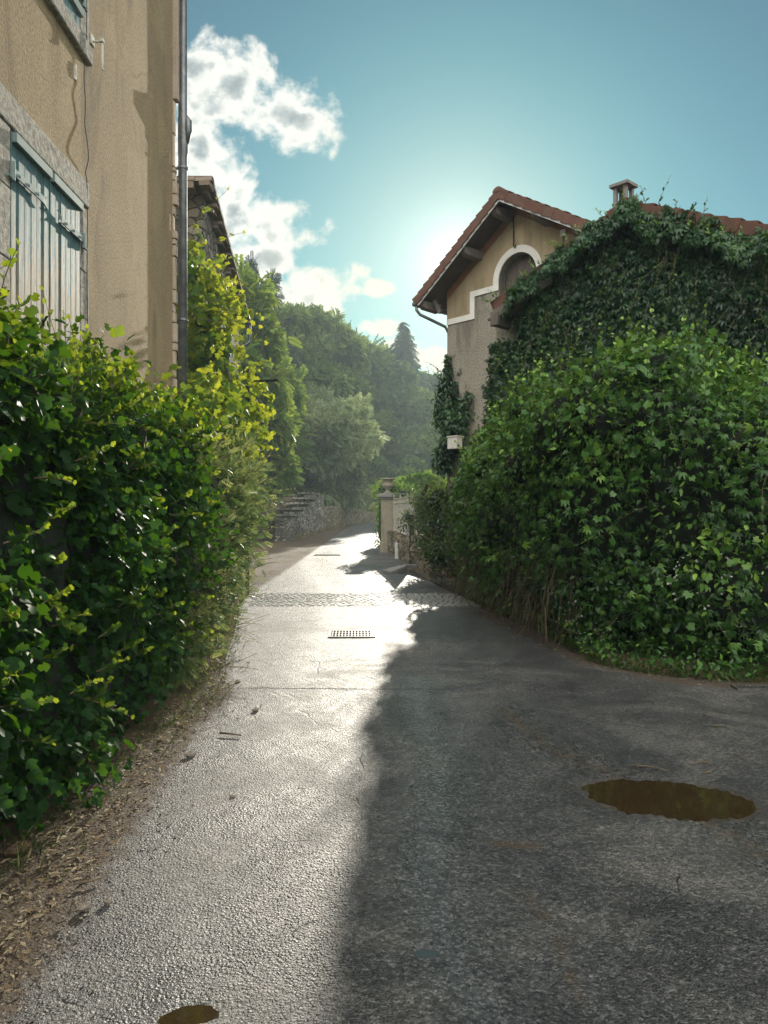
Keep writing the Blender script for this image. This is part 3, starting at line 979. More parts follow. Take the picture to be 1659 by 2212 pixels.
def shutter_leaf(par, y0, y1, z0, z1, mat, nb, hinge_at, seed, strap_z):
    rr_ = random.Random(seed)
    mb_ = MB()
    wd = (y1 - y0) / nb
    for i in range(nb):
        a = y0 + i * wd
        d = rr_.uniform(-.003, .004)
        mb_.box((-rev + .02, a + .006, z0), (-rev + .052 + d, a + wd - .012, z1 - rr_.uniform(0, .004)))
        # raised strip that covers the board joint
        mb_.box((-rev + .03, a + wd - .010, z0 + .002), (-rev + .0525 + d, a + wd + .004 if i < nb - 1 else a + wd - .004, z1 - .006))
    s = mb_.build('shutter', MATS[mat], par, bevel=.004)
    mb_ = MB()
    mb_.box((-rev + .050, y0 + .012, z1 - .075), (-rev + .085, y1 - .012, z1 - .012))
    MB().box((-rev + .050, y0 + .012, z0 + .12), (-rev + .085, y1 - .012, z0 + .19)).build('batten', MATS['paint_green_grey'], s, bevel=.003)
    mb_.build('batten', MATS['paint_green_grey'], s, bevel=.003)
    for sz in strap_z:
        mb_ = MB()
        L = (y1 - y0) * .74
        a, b = (y0 - .02, y0 + L) if hinge_at == 'near' else (y1 + .02, y1 - L)
        e = 1 if hinge_at == 'near' else -1
        lo, hi = min(a, b), max(a, b)
        mb_.box((-rev + .070, lo, sz - .024), (-rev + .080, hi, sz + .024))
        mb_.add([(-rev + .070, b, sz - .024), (-rev + .080, b, sz - .024), (-rev + .080, b, sz + .024), (-rev + .070, b, sz + .024),
                 (-rev + .070, b + e * .07, sz - .045), (-rev + .080, b + e * .07, sz - .045), (-rev + .070, b + e * .07, sz + .045), (-rev + .080, b + e * .07, sz + .045), (-rev + .075, b + e * .025, sz)],
                [(0, 4, 5, 1), (3, 2, 7, 6), (1, 5, 8), (2, 8, 7), (1, 8, 2), (0, 3, 8)])
        for q in (.18, .48, .80):
            y = a + (b - a) * q
            mb_.lathe([(.012, 0), (.010, .007), (.0, .010)], (0, 0, 0), 8)
            k = len(mb_.v) - 24
            mb_.v[k:] = [(-rev + .079 + p[2], y + p[0], sz + p[1]) for p in mb_.v[k:]]
        # knuckle and pintle
        mb_.tube([(-rev + .07, a, sz - .06), (-rev + .07, a, sz + .06)], .018, 10)
        mb_.tube([(-rev + .07, a, sz - .05), (-rev + .07, a - e * .07, sz - .05)], .010, 8)
        mb_.build('hinge_strap', MATS['paint_green_grey'], s)
    return s


def stone_surround(par, y0, y1, z0, z1, lint, jl, jr, sill):
    mb_ = MB().box((-.2, y0 - jl, z1), (.028, y1 + jr, z1 + lint), jit=.004)
    mb_.build('lintel', MATS['pale_limestone'], par, bevel=.012)
    rr_ = random.Random(int(z1 * 10))
    for (a, b) in ((y0 - jl, y0), (y1, y1 + jr)):
        mb_ = MB()
        z_ = z0
        while z_ < z1 - .01:
            h_ = min(rr_.uniform(.38, .62), z1 - z_)
            if z1 - z_ - h_ < .15:
                h_ = z1 - z_
            mb_.box((-.2, a, z_ + .001), (.018 + rr_.uniform(-.004, .004), b, z_ + h_ - .006), jit=.003, rng=rr_)
            z_ += h_
        mb_.build('jamb', MATS['pale_limestone'], par, bevel=.008)
    MB().box((-.2, y0 - jl - .005, z0 - sill), (.05, y1 + jr + .005, z0 - .001), jit=.004).build('sill', MATS['pale_limestone'], par, bevel=.014)


wmid = (wy0 + wy1) / 2
lower = tag(bpy.data.objects.new('window', None), 'window closed by flaking grey-green shutters')
COL.objects.link(lower)
lower.parent = house
shutter_leaf(lower, wy0 + .012, wmid - .006, wz0, wz1 - .012, 'peeling_paint', 6, 'near', 1, (3.80, 2.45))
shutter_leaf(lower, wmid + .006, wy1 - .012, wz0, wz1 - .012, 'peeling_paint', 6, 'far', 2, (3.78, 2.45))
stone_surround(lower, wy0, wy1, wz0, wz1, .21, .22, .17, .13)
upper = tag(bpy.data.objects.new('window', None), 'upper window closed by teal shutters')
COL.objects.link(upper)
upper.parent = house
shutter_leaf(upper, uy0 + .012, wmid - .006, uz0 + .01, uz1, 'teal_paint', 6, 'near', 3, (5.72, 6.9))
shutter_leaf(upper, wmid + .006, wy1 - .012, uz0 + .01, uz1, 'teal_paint', 6, 'far', 4, (5.72, 6.9))
stone_surround(upper, uy0, wy1, uz0, uz1, .2, .22, .19, .14)
near_win = tag(bpy.data.objects.new('window', None))
COL.objects.link(near_win)
near_win.parent = house
shutter_leaf(near_win, 1.212, 2.388, wz0, wz1 - .012, 'peeling_paint', 12, 'near', 6, (3.8, 2.45))
stone_surround(near_win, 1.2, 2.4, wz0, wz1, .21, .22, .17, .13)

# shutter stay on the wall, small plate, cable with its loose loops, downpipe
mb = MB()
mb.tube([(0, 6.46, 5.55), (.09, 6.46, 5.55)], .010, 8).box((.075, 6.44, 5.545), (.10, 6.485, 5.575)).box((.082, 6.452, 5.36), (.094, 6.474, 5.56)).tube([(.088, 6.463, 5.36), (.088, 6.463, 5.33), (.10, 6.463, 5.31)], .008, 6)
mb.box((0, 6.42, 5.52), (.012, 6.50, 5.60))
mb.build('shutter_stay', MATS['cream_plastic'], house)
MB().box((0, 6.075, 5.02), (.014, 6.10, 5.14)).box((.014, 6.078, 5.06), (.018, 6.097, 5.075)).box((.014, 6.078, 5.09), (.018, 6.097, 5.105)).build('wall_plate', MATS['cream_plastic'], house)
cab = [(6.31, 6.4, .036), (6.27, 5.9, .045), (6.24, 5.55, .060), (6.23, 5.38, .060), (6.24, 5.24, .030), (6.25, 5.08, .020), (6.255, 4.95, .034), (6.26, 4.84, .026), (6.265, 4.74, .022), (6.275, 4.60, .050), (6.28, 4.48, .058), (6.285, 4.38, .02), (6.285, 4.29, .036), (6.30, 4.05, .034), (6.295, 3.6, .032), (6.31, 3.0, .032), (6.31, 2.4, .036)]
cab = [(a, b, .004 + c * .6) for a, b, c in cab]
pts = []
for i in range(len(cab) - 1):
    p0, p1, p2, p3 = [Vector((cab[min(max(i + k, 0), len(cab) - 1)][2], cab[min(max(i + k, 0), len(cab) - 1)][0], cab[min(max(i + k, 0), len(cab) - 1)][1])) for k in (-1, 0, 1, 2)]
    for s in range(5):
        t = s / 5
        pts.append(0.5 * ((2 * p1) + (p2 - p0) * t + (2 * p0 - 5 * p1 + 4 * p2 - p3) * t * t + (3 * p1 - p0 - 3 * p2 + p3) * t ** 3))
MB().tube(pts, .0036, 6).build('cable', MATS['cable_black'], house, smooth=True)
mb = MB()
pp = [(.085, 9.22, 10.3), (.085, 9.22, 6.35), (.088, 9.22, 6.30), (.088, 9.22, 5.9), (.085, 9.22, 5.85), (.082, 9.22, 0.05)]
pipe = mb.tube(pp, [.052, .052, .060, .060, .053, .053], 16).build('downpipe', MATS['zinc'], house, smooth=True)
mb = MB()
mb.tube([(.12, 9.22, 6.02), (.145, 9.22, 6.16), (.145, 9.22, 6.28), (.10, 9.22, 6.36)], [.035, .05, .05, .03], 12)
mb.build('pipe_shoe', MATS['zinc'], pipe, smooth=True)
for z in (8.1, 5.72, 3.9, 1.9):
    mb = MB().lathe([(.056, -.015), (.064, -.013), (.064, .013), (.056, .015)], (.085, 9.22, z), 16).box((-.05, 9.205, z - .012), (.04, 9.235, z + .012))
    mb.build('bracket', MATS['zinc'], pipe)

# ================================================================== OLD STONE HOUSE behind it
old = thing('stone_house', 'old rubble stone house with a sloping tile verge draped in golden vine', 'house', (-3.05, 13.0, 0))
zf_, zb_ = 6.98, 5.72          # wall top at the near and the far end
mb = MB()
Lh = 3.15
mb.add([(0, 0, -.1), (0, Lh, -.1), (0, Lh, zb_), (0, 0, zf_), (-3.4, 0, -.1), (-3.4, Lh, -.1), (-3.4, Lh, zb_), (-3.4, 0, zf_)],
       [(0, 1, 2, 3), (7, 6, 5, 4), (0, 3, 7, 4), (1, 5, 6, 2), (3, 2, 6, 7), (0, 4, 5, 1)])
mb.build('wall', MATS['rubble_stone'], old)
rf = MB()
rr = random.Random(8)
n = 12
slope = (zb_ - zf_) / Lh
y0, y1 = -.22, Lh + .30
for i in range(n):
    a, b = y0 + (y1 - y0) * i / n, y0 + (y1 - y0) * (i + 1) / n + .05
    za, zb = zf_ + .06 + slope * a, zf_ + .06 + slope * b
    rf.add([(-3.5, a, za), (.19, a, za), (.19, b, zb + .03), (-3.5, b, zb + .03), (-3.5, a, za + .06), (.19, a, za + .06), (.19, b, zb + .10), (-3.5, b, zb + .10)],
           [(0, 1, 2, 3), (7, 6, 5, 4), (0, 4, 5, 1), (1, 5, 6, 2), (2, 6, 7, 3), (3, 7, 4, 0)])
roof = rf.build('roof', MATS['old_tile'], old)
mb = MB()     # ridge of half-round tiles bedded in mortar
for i in range(13):
    x = .20 - i * .29
    vs, fs = [], []
    for (xx, r_) in ((x, .105), (x - .31, .085)):
        for k in range(9):
            a = math.pi * k / 8
            vs.append((xx, -.17 + r_ * math.cos(a) * 1.2, zf_ + .10 + r_ * math.sin(a)))
    for k in range(8):
        fs.append((k, k + 1, k + 10, k + 9))
    mb.add(vs, fs)
    mb.box((x - .22, -.30, zf_ + .02 - rr.uniform(0, .07)), (x - .02, -.05, zf_ + .10), jit=.02, rng=rr)
mb.build('ridge_tile', MATS['old_tile'], roof)
mb = MB()     # tiles laid flat under the verge
for i in range(9):
    a = -.15 + i * .38
    mb.box((.0, a + .01, zf_ - .03 + slope * a), (.17, a + .36, zf_ + .02 + slope * a), jit=.012, rng=rr)
    mb.box((.0, a + .02, zf_ - .10 + slope * a), (.10, a + .35, zf_ - .04 + slope * a), jit=.012, rng=rr)
mb.build('verge_course', MATS['old_tile'], roof)
ye = Lh + .34
mb = MB().tube([(-3.4, ye, zb_ - .06), (.20, ye, zb_ - .06)], .055, 10)
mb.tube([(.17, ye, zb_ - .08), (.17, ye, zb_ - .42), (.14, ye, zb_ - .50), (-.02, ye - .10, zb_ - .62), (-.05, ye - .12, zb_ - .75), (-.05, ye - .12, .1)], .038, 10)
mb.build('gutter', MATS['zinc'], old, smooth=True)

# ================================================================== THE TWO GABLED HOUSES ON THE RIGHT
RX, RY = 0.677, -0.736
RA = math.atan2(RY, RX)


class Gable:
    def __init__(self, u, Y):
        self.O = Vector(((u - CX) / F * Y, Y, 0))

    def pl(self, u, v, w=0.0):
        """(along the gable, height) of what is seen at (u, v) in the plane w behind the gable wall"""
        ox, oy = self.O.x + 0.736 * w, self.O.y + 0.677 * w
        k = (u - CX) / F
        t = (k * oy - ox) / (RX - k * RY)
        return t, 1.6 - (v - CY) / F * (oy + t * RY)


def tiled_roof(par, eL, ap, eR, w0, w1, thick=.05, rows=(14, 10), mat='terracotta', verge=.15, soffit='soffit_wood', trim=True):
    """two slopes of tile courses that step down, with cap tiles along the front verge"""
    roof_ = None
    mb_ = MB()
    vb = MB()
    sb = MB()
    tb = MB()
    rr_ = random.Random(int(w1 * 7))
    for (e, n_) in ((eL, rows[0]), (eR, rows[1])):
        ax, az = ap
        ex, ez = e
        L = math.hypot(ex - ax, ez - az)
        dx, dz = (ex - ax) / L, (ez - az) / L
        nx, nz = (-dz, dx) if dx > 0 else (dz, -dx)
        if nz < 0:
            nx, nz = -nx, -nz
        for i in range(n_):
            s0, s1 = L * i / n_ - .02, L * (i + 1) / n_ + .03
            o0, o1 = .0 + rr_.uniform(0, .006), .045 + rr_.uniform(-.008, .012)
            q = [(s0, o0), (s1, o1), (s1, o1 + thick), (s0, o0 + thick)]
            pr = [(ax + dx * s + nx * o, az + dz * s + nz * o) for s, o in q]
            mb_.prism(pr, w0 + .16, w1)
            # verge cap tile: turned down over the edge
            jw = rr_.uniform(-.008, .008)
            q = [(s0 + .01, o0 - verge), (s1 - .005, o1 - verge), (s1, o1 + thick + .022), (s0, o0 + thick + .018)]
            pr = [(ax + dx * s + nx * o, az + dz * s + nz * o) for s, o in q]
            vb.prism(pr, w0 - .03 + jw, w0 + .008 + jw)
            q = [(s0, o0 + thick + .001), (s1, o1 + thick + .001), (s1, o1 + thick + .024), (s0, o0 + thick + .020)]
            pr = [(ax + dx * s + nx * o, az + dz * s + nz * o) for s, o in q]
            vb.prism(pr, w0 + .009 + jw, w0 + .19 + jw)
        q = [(-.0, -.045), (L - .03, -.045), (L - .03, -.012), (0, -.012)]
        pr = [(ax + dx * s + nx * o, az + dz * s + nz * o) for s, o in q]
        sb.prism(pr, w0 + .03, w1)
        q = [(0.05, -.17), (L - .02, -.17), (L - .02, -.10), (0.05, -.10)]
        pr = [(ax + dx * s + nx * o, az + dz * s + nz * o) for s, o in q]
        tb.prism(pr, w0 + .012, w0 + .035)
    roof_ = mb_.build('roof', MATS[mat], par)
    vb.build('verge_tile', MATS[mat], roof_, bevel=.008)
    sb.build('soffit', MATS[soffit], roof_)
    if trim:
        tb.build('verge_trim', MATS['white_trim'], roof_)
    # ridge tiles
    mb_ = MB()
    k = 0
    w_ = w0 - .04
    while w_ < w1:
        vs, fs = [], []
        for (ww, r_) in ((w_, .13), (w_ + .42, .115)):
            for j in range(9):
                a = math.pi * (j / 8)
                vs.append((ap[0] + r_ * 1.15 * math.cos(a), ww, ap[1] + .02 + r_ * .9 * math.sin(a)))
        for j in range(8):
            fs.append((j, j + 1, j + 10, j + 9))
        fs.append(tuple(range(9)))
        mb_.add(vs, fs)
        w_ += .40
    mb_.build('ridge_tile', MATS[mat], roof_, smooth=False)
    return roof_


g1 = Gable(967.1, 21.0)
h1 = thing('gabled_house', 'ochre and grey gabled house with an arched loft door and red tile roof', 'house', g1.O, RA)
OV = -0.75
eL = g1.pl(896, 652, OV)
ap = g1.pl(1076, 416, OV)
eR = g1.pl(1285, 492, OV)
sl = (ap[1] - eL[1]) / (ap[0] - eL[0])
sr = (ap[1] - eR[1]) / (eR[0] - ap[0])
WR = eR[0] - 0.35


def under(t, drop=0.07):
    return (ap[1] - sl * (ap[0] - t) if t < ap[0] else ap[1] - sr * (t - ap[0])) - drop


# arch of the loft door
al, asp = g1.pl(1077.8, 602)
ar, _ = g1.pl(1160.5, 602)
ac, arad = (al + ar) / 2, (ar - al) / 2
atop = g1.pl(1125, 544)[1]
asp = atop - arad
abot = g1.pl(1070, 664)[1]


def arch(r, n=16, foot=None):
    pts_ = [(ac + r * math.cos(math.pi * i / n), asp + r * math.sin(math.pi * i / n)) for i in range(n + 1)]
    if foot is not None:
        pts_ = [(ac + r, foot)] + pts_ + [(ac - r, foot)]
    return pts_


mb = MB()
mb.prism([(0, -.1), (WR, -.1), (WR, under(WR)), (ap[0], under(ap[0])), (0, under(0))], 0.0, 0.35, [arch(arad, 16, abot)])
mb.prism([(0.001, -.1), (WR - .001, -.1), (WR - .001, under(WR, .1)), (ap[0], under(ap[0], .1)), (0.001, under(0, .1))], 0.352, 7.0)
mb.build('wall', MATS['roughcast'], h1)
# band polyline, from the left corner up and round the arch
b1 = g1.pl(967.1, 691)[1]
b1b = g1.pl(967.1, 703)[1]
bt = b1 - b1b
sx, _ = g1.pl(1026, 650)
b2 = g1.pl(1024, 629)[1]
ow = arad + bt * 1.15
oL, oR = ac - ow, ac + ow
b3 = g1.pl(1172, 590)[1]
band = [(-.012, b1b), (sx, b1b), (sx, b2 - bt), (ac - arad, b2 - bt), (ac - arad, asp)]
inner = [(ac + arad * math.cos(math.pi * (1 - i / 20)), asp + arad * math.sin(math.pi * (1 - i / 20))) for i in range(21)]
outer_ = [(ac + ow * math.cos(math.pi * (1 - i / 20)), asp + ow * math.sin(math.pi * (1 - i / 20))) for i in range(21)]
bot = [(-.012, b1b), (sx, b1b), (sx, b2 - bt), (ac - arad, b2 - bt)] + inner + [(ac + arad, b3 - bt), (WR, b3 - bt)]
top = [(-.012, b1), (sx - bt, b1), (sx - bt, b2), (oL, b2)] + outer_ + [(oR, b3), (WR, b3)]
MB().prism(bot + top[::-1], -.030, -.0012).build('trim_band', MATS['white_lime'], h1)
fr = 0.30
MB().prism(top + [(WR, under(WR, fr)), (ap[0], under(ap[0], fr + .05)), (-.012, under(-.012, fr))], -.016, -.0014).build('plaster_field', MATS['ochre_plaster'], h1)
MB().prism([(-.012, under(-.012, fr)), (ap[0], under(ap[0], fr + .05)), (WR, under(WR, fr)), (WR, under(WR, .075)), (ap[0], under(ap[0], .08)), (-.012, under(-.012, .075))], -.020, -.0016).build('frieze', MATS['russet_frieze'], h1)
# loft door boards, set back in the arch
mb = MB()
nb = 9
for i in range(nb):
    x0, x1 = ac - arad + 2 * arad * i / nb, ac - arad + 2 * arad * (i + 1) / nb
    zz = lambda x: asp + math.sqrt(max(0, arad ** 2 - (x - ac) ** 2)) - .001
    mb.prism([(x0 + .004, abot), (x1 - .004, abot), (x1 - .004, zz(x1 - .004)), ((x0 + x1) / 2, zz((x0 + x1) / 2)), (x0 + .004, zz(x0 + .004))], .24 + (i % 2) * .004, .30)
d_ = mb.build('loft_door', MATS['door_wood'], h1)
MB().box((ac + .02, .215, asp - .25), (ac + .05, .238, asp - .10)).build('door_latch', MATS['dark_iron'], d_)
# purlin ends under the overhang
for (u, v) in ((925, 640), (1015, 552), (1082, 456), (1168, 486), (1258, 512)):
    t, _ = g1.pl(u, v, OV * .5)
    zt = under(t, .03) - .06
    mb = MB()
    vs = []
    for (w_, s_) in ((OV + .10, .08), (OV + .20, .11), (.02, .12)):
        vs += [(t - s_, w_, zt - s_ * 1.9), (t + s_, w_, zt - s_ * 1.9), (t + s_, w_, zt), (t - s_, w_, zt)]
    mb.add(vs, [(0, 1, 2, 3), (11, 10, 9, 8)] + [(i * 4 + k, i * 4 + (k + 1) % 4, i * 4 + 4 + (k + 1) % 4, i * 4 + 4 + k) for i in range(2) for k in range(4)])
    mb.build('purlin', MATS['grey_wood'], h1, bevel=.02)
# short strut under the lowest purlin
t0, z0 = g1.pl(905, 652, OV * .5)
MB().beam((-.22, -.3, under(-.22) - .1), (.0, -.3, under(0) - .62), .07, .09).build('strut', MATS['grey_wood'], h1)
tiled_roof(h1, eL, ap, eR, OV, 7.2, rows=(14, 10))
hk = [g1.pl(1109.5, 470, -.05), g1.pl(1110.5, 530, -.05)]
x, z0, z1 = hk[0][0], hk[0][1], hk[1][1]
MB().tube([(x, -.06, z0), (x, -.06, z1), (x + .03, -.06, z1 - .06), (x + .07, -.06, z1 - .05), (x + .07, -.06, z1)], .014, 8).build('hoist_hook', MATS['dark_iron'], h1, smooth=True)
gx, gzz = eL
mb = MB().tube([(gx - .02, OV - .02, gzz - .06), (gx - .02, 7.0, gzz - .09)], .07, 10)
mb.tube([(gx + .02, OV + .04, gzz - .10), (gx + .02, OV + .05, gzz - .22), (gx + .08, OV + .12, gzz - .34), (-.07, -.02, gzz - .64), (-.07, .12, gzz - .8), (-.07, .12, .1)], .042, 10)
mb.build('gutter', MATS['zinc'], h1, smooth=True)
tcab = g1.pl(1218, 520)
MB().tube([(tcab[0], -.028, tcab[1] + .15), (tcab[0] + .01, -.028, tcab[1] - .7)], .012, 6).build('cable', MATS['cable_black'], h1)
MB().box((tcab[0] - .07, -.05, tcab[1] + .1), (tcab[0] + .07, -.017, tcab[1] + .26)).build('junction_box', MATS['cream_plastic'], h1, bevel=.008)

g2 = Gable(1072, 14.5)
h2 = thing('ivy_clad_house', 'gabled house almost wholly covered in ivy, red tiles along its right slope', 'house', g2.O, RA)
OV2 = -0.35
aL = g2.pl(1066, 662, OV2)
aA = g2.pl(1350, 447, OV2)
aR = g2.pl(1700, 508, OV2)
s2l = (aA[1] - aL[1]) / (aA[0] - aL[0])
s2r = (aA[1] - aR[1]) / (aR[0] - aA[0])
W2 = aR[0] - .25


def under2(t, drop=.07):
    return (aA[1] - s2l * (aA[0] - t) if t < aA[0] else aA[1] - s2r * (t - aA[0])) - drop


MB().prism([(0, -.1), (W2, -.1), (W2, under2(W2)), (aA[0], under2(aA[0])), (0, under2(0))], 0, 6.0).build('wall', MATS['roughcast'], h2)
tiled_roof(h2, aL, aA, aR, OV2, 6.2, rows=(11, 11), verge=.13)
mb = MB()
tb_ = g2.pl(1066, 690, OV2 - .1)
mb.box((tb_[0] - .05, OV2 - .14, tb_[1] - .12), (tb_[0] + .12, 5.9, tb_[1] + .14)).box((tb_[0] - .09, OV2 - .17, tb_[1] - .02), (tb_[0] - .052, 5.92, tb_[1] + .03))
mb.build('eaves_beam', MATS['grey_wood'], h2, bevel=.012)
q0 = g2.pl(1066, 668, OV2 - .08)
q1 = g2.pl(1190, 592, OV2 - .08)
MB().beam((q0[0], OV2 - .06, q0[1] - .10), (q1[0], OV2 - .06, q1[1] - .08), .05, .16).build('bargeboard', MATS['grey_wood'], h2)
# chimney with a slab cap on four legs
ct = g2.pl(1347, 452, .6)
cz = g2.pl(1347, 406, .6)[1]
cb = aA[1] - .8
sc_ = .125
mb = MB().box((ct[0] - sc_, .6 - sc_, cb), (ct[0] + sc_, .6 + sc_, cz - .27), jit=.008)
ch = mb.build('chimney', MATS['concrete'], h2, bevel=.01)
for (i, j) in ((-1, -1), (1, -1), (1, 1), (-1, 1)):
    MB().box((ct[0] + i * .095 - .03, .6 + j * .095 - .03, cz - .271), (ct[0] + i * .095 + .03, .6 + j * .095 + .03, cz + .001)).build('chimney_leg', MATS['concrete'], ch)
a_ = .175
mb = MB().add([(ct[0] - a_, .6 - a_, cz), (ct[0] + a_, .6 - a_, cz), (ct[0] + a_, .6 + a_, cz), (ct[0] - a_, .6 + a_, cz),
               (ct[0] - a_, .6 - a_, cz + .05), (ct[0] + a_, .6 - a_, cz + .05), (ct[0] + a_, .6 + a_, cz + .05), (ct[0] - a_, .6 + a_, cz + .05), (ct[0], .6, cz + .12)],
              [(0, 1, 2, 3), (0, 1, 5, 4), (1, 2, 6, 5), (2, 3, 7, 6), (3, 0, 4, 7), (4, 5, 8), (5, 6, 8), (6, 7, 8), (7, 4, 8)])
mb.build('chimney_cap', MATS['concrete'], ch)

# small meter box on the corner of the gabled house
Yb = 19.9
p = at(982, 957, Yb)
mb = MB().box((-.16, -.1, -.15), (.16, .12, .15)).box((-.18, -.12, .151), (.18, .14, .18)).box((-.005, -.108, -.13), (.005, -.1005, .13))
o = mb.build('meter_box', MATS['cream_plastic'], None, bevel=.01)
o.location = p
o.rotation_euler = (0, 0, RA)
tag(o, 'small cream box half buried in the creeper by the house corner', 'meter box')

# ================================================================== FENCE, GATE PILLAR, WALLS ALONG THE LANE


def block_wall(name, path, heights, thick, course, mat, label, cat, seed, ground=None, jit=.015, cap=None, sink=.05):
    """a wall of roughly coursed stones along a path of (x, y); heights at the path points"""
    rr_ = random.Random(seed)
    mb_ = MB()
    for i in range(len(path) - 1):
        a, b = Vector((*path[i], 0)), Vector((*path[i + 1], 0))
        L = (b - a).length
        d = (b - a) / L
        nrm = Vector((-d.y, d.x, 0))
        s = 0.0
        hh = heights[i]
        hb = heights[i + 1]
        z = -sink
        while z < max(hh, hb):
            ch_ = course * rr_.uniform(.7, 1.3)
            s = -rr_.uniform(0, .15)
            while s < L:
                w_ = rr_.uniform(.18, .5) * course / .15
                m_ = min(max(s + w_ / 2, 0), L) / L
                h_ = hh + (hb - hh) * m_
                if z + ch_ * .6 < h_:
                    e0, e1 = max(s, 0), min(s + w_, L)
                    if e1 - e0 > .05:
                        off = rr_.uniform(-.03, .03)
                        p0 = a + d * e0
                        zz = G(p0.y)
                        M = Matrix((( d.x, nrm.x, 0, p0.x), (d.y, nrm.y, 0, p0.y), (0, 0, 1, zz), (0, 0, 0, 1)))
                        mb_.box((.008, -thick / 2 + off, z + .006), (e1 - e0 - .008, thick / 2 + off, z + ch_ - .006), M, jit, rr_)
                s += w_
            z += ch_
    o_ = mb_.build(name, MATS[mat], None, bevel=.012)
    return tag(o_, label, cat)


# gate pillar and urn
PX, PY = 0.16, 28.0
pil = thing('gate_pillar', 'square plastered stone pillar at the end of the white panel fence', 'pillar', (PX, PY, G(PY)))
pil.rotation_euler = (0, 0, R(-6))
MB().box((-.25, -.25, -.05), (.25, .25, 1.92), jit=.006).build('shaft', MATS['pillar_stone'], pil, bevel=.015)
MB().box((-.29, -.29, -.05), (.29, .29, .35), jit=.01).build('plinth', MATS['pillar_stone'], pil, bevel=.02)
MB().box((-.31, -.31, 1.921), (.31, .31, 1.98)).box((-.37, -.37, 1.981), (.37, .37, 2.08)).box((-.28, -.28, 2.081), (.28, .28, 2.13)).build('cap', MATS['concrete'], pil, bevel=.012)
urn = MB().lathe([(.14, 0), (.15, .03), (.09, .06), (.06, .10), (.10, .16), (.19, .24), (.21, .30), (.17, .35), (.15, .42), (.22, .49), (.27, .51), (.26, .54), (.18, .52), (.05, .48)], (0, 0, 0), 24).build('garden_urn', MATS['pillar_stone'], None, smooth=True)
urn.location = (PX - .02, PY, G(PY) + 2.13)
for s_ in (-1, 1):
    MB().tube([(s_ * .19, 0, .29), (s_ * .27, 0, .32), (s_ * .29, 0, .38), (s_ * .24, 0, .42), (s_ * .17, 0, .40)], .025, 8).build('urn_handle', MATS['pillar_stone'], urn, smooth=True)
tag(urn, 'weathered stone urn standing on the square gate pillar', 'urn')

FA, FB = Vector((0.36, 27.6, 0)), Vector((0.93, 22.2, 0))
fd = (FB - FA)
FL = fd.length
fd = fd / FL
fang = math.atan2(fd.y, fd.x)
fence = thing('panel_fence', 'cream boarded fence panels with a metal top rail on a mossy wall', 'fence', (FA.x, FA.y, G(FA.y)), fang)
mb = MB()
rr = random.Random(12)
nbd = 20
for i in range(nbd):
    a = .05 + (FL - .3) * i / nbd
    b = .05 + (FL - .3) * (i + 1) / nbd
    mb.box((a + .025, -.015, .78), (b - .025, .012 + rr.uniform(-.004, .004), 1.72 + rr.uniform(-.02, .01)))
mb.build('boards', MATS['gate_paint'], fence)
mb = MB()
mb.box((0, -.03, 1.74), (FL - .2, .03, 1.78)).box((0, -.025, 1.90), (FL - .2, .025, 1.93)).box((0, -.03, .72), (FL - .2, .03, .77))
for i in range(42):
    a = .04 + (FL - .3) * i / 42
    mb.box((a, -.01, 1.781), (a + .02, .01, 1.899))
mb.build('rail', MATS['gate_paint'], fence)
for a in (.02, FL * .33, FL * .66, FL - .24):
    MB().tube([(a, 0, .5), (a, 0, 2.05)], .028, 8).build('fence_post', MATS['gate_paint'], fence)
block_wall('stone_wall', [(0.34, 27.75), (0.62, 25.0), (0.95, 22.3)], [.72, .72, .74], .42, .17, 'mossy_stone', 'low mossy stone wall under the cream fence panels', 'wall', 21)
block_wall('stone_wall', [(0.98, 22.1), (1.4, 20.6), (1.95, 19.0), (2.2, 17.0)], [.95, .85, .7, .5], .5, .19, 'mossy_stone', 'rough brown rubble wall between the dark timber post and the big creeper', 'wall', 22, jit=.03)
# timber post, marker post, stone block
yp = 22.0
o = thing('timber_post', 'dark weathered timber post beside the cream fence', 'post', (0.80, yp, G(yp)))
MB().box((-.07, -.07, -.1), (.07, .07, 1.45), jit=.012).build('shaft', MATS['dark_post'], o, bevel=.015)
MB().beam((.1, 0, .35), (.42, -.15, .85), .05, .06).build('brace', MATS['dark_post'], o)
ym = 25.0
o = MB().box((-.055, -.05, -.05), (.055, .05, .48), jit=.004).add([(-.055, -.05, .48), (.055, -.05, .48), (.055, .05, .48), (-.055, .05, .48), (0, -.05, .53), (0, .05, .53)], [(0, 1, 4), (2, 3, 5), (1, 2, 5, 4), (3, 0, 4, 5)]).build('marker_post', MATS['white_trim'], None, bevel=.006)
o.location = (0.40, ym - .4, G(ym))
tag(o, 'short white marker post in front of the mossy wall', 'post')
o = MB().box((-.28, -.16, -.02), (.28, .16, .13), jit=.03).build('stone_block', MATS['concrete'], None, bevel=.02)
pb = at(892, 1205, 20.0)
o.location = (0.30, 19.6, G(19.6))
o.rotation_euler = (0, R(-14), R(40))
tag(o, 'loose pale slab lying on the shaded lane edge', 'stone')
o = MB().box((-.2, -.1, -.02), (.2, .1, .07), jit=.01).build('stone_block', MATS['concrete'], None, bevel=.012)
o.location = (0.72, 21.4, G(21.4))
tag(o, 'small pale block at the foot of the timber post', 'stone')
# clothes-line wire and leaning rod above the fence
o = MB().tube([at(853, 1066, 27.0), at(890, 1068, 23), at(918, 1062, 20.5)], .012, 6).build('wire', MATS['zinc'], None)
tag(o, 'thin pale wire strung above the fence to the creeper', 'wire')
o = MB().beam(at(908, 1078, 20.6), at(924, 1046, 20.4), .06, .06).build('timber_rod', MATS['dark_post'], None)
tag(o, 'dark rod leaning out of the creeper above the rose bush', 'rod')
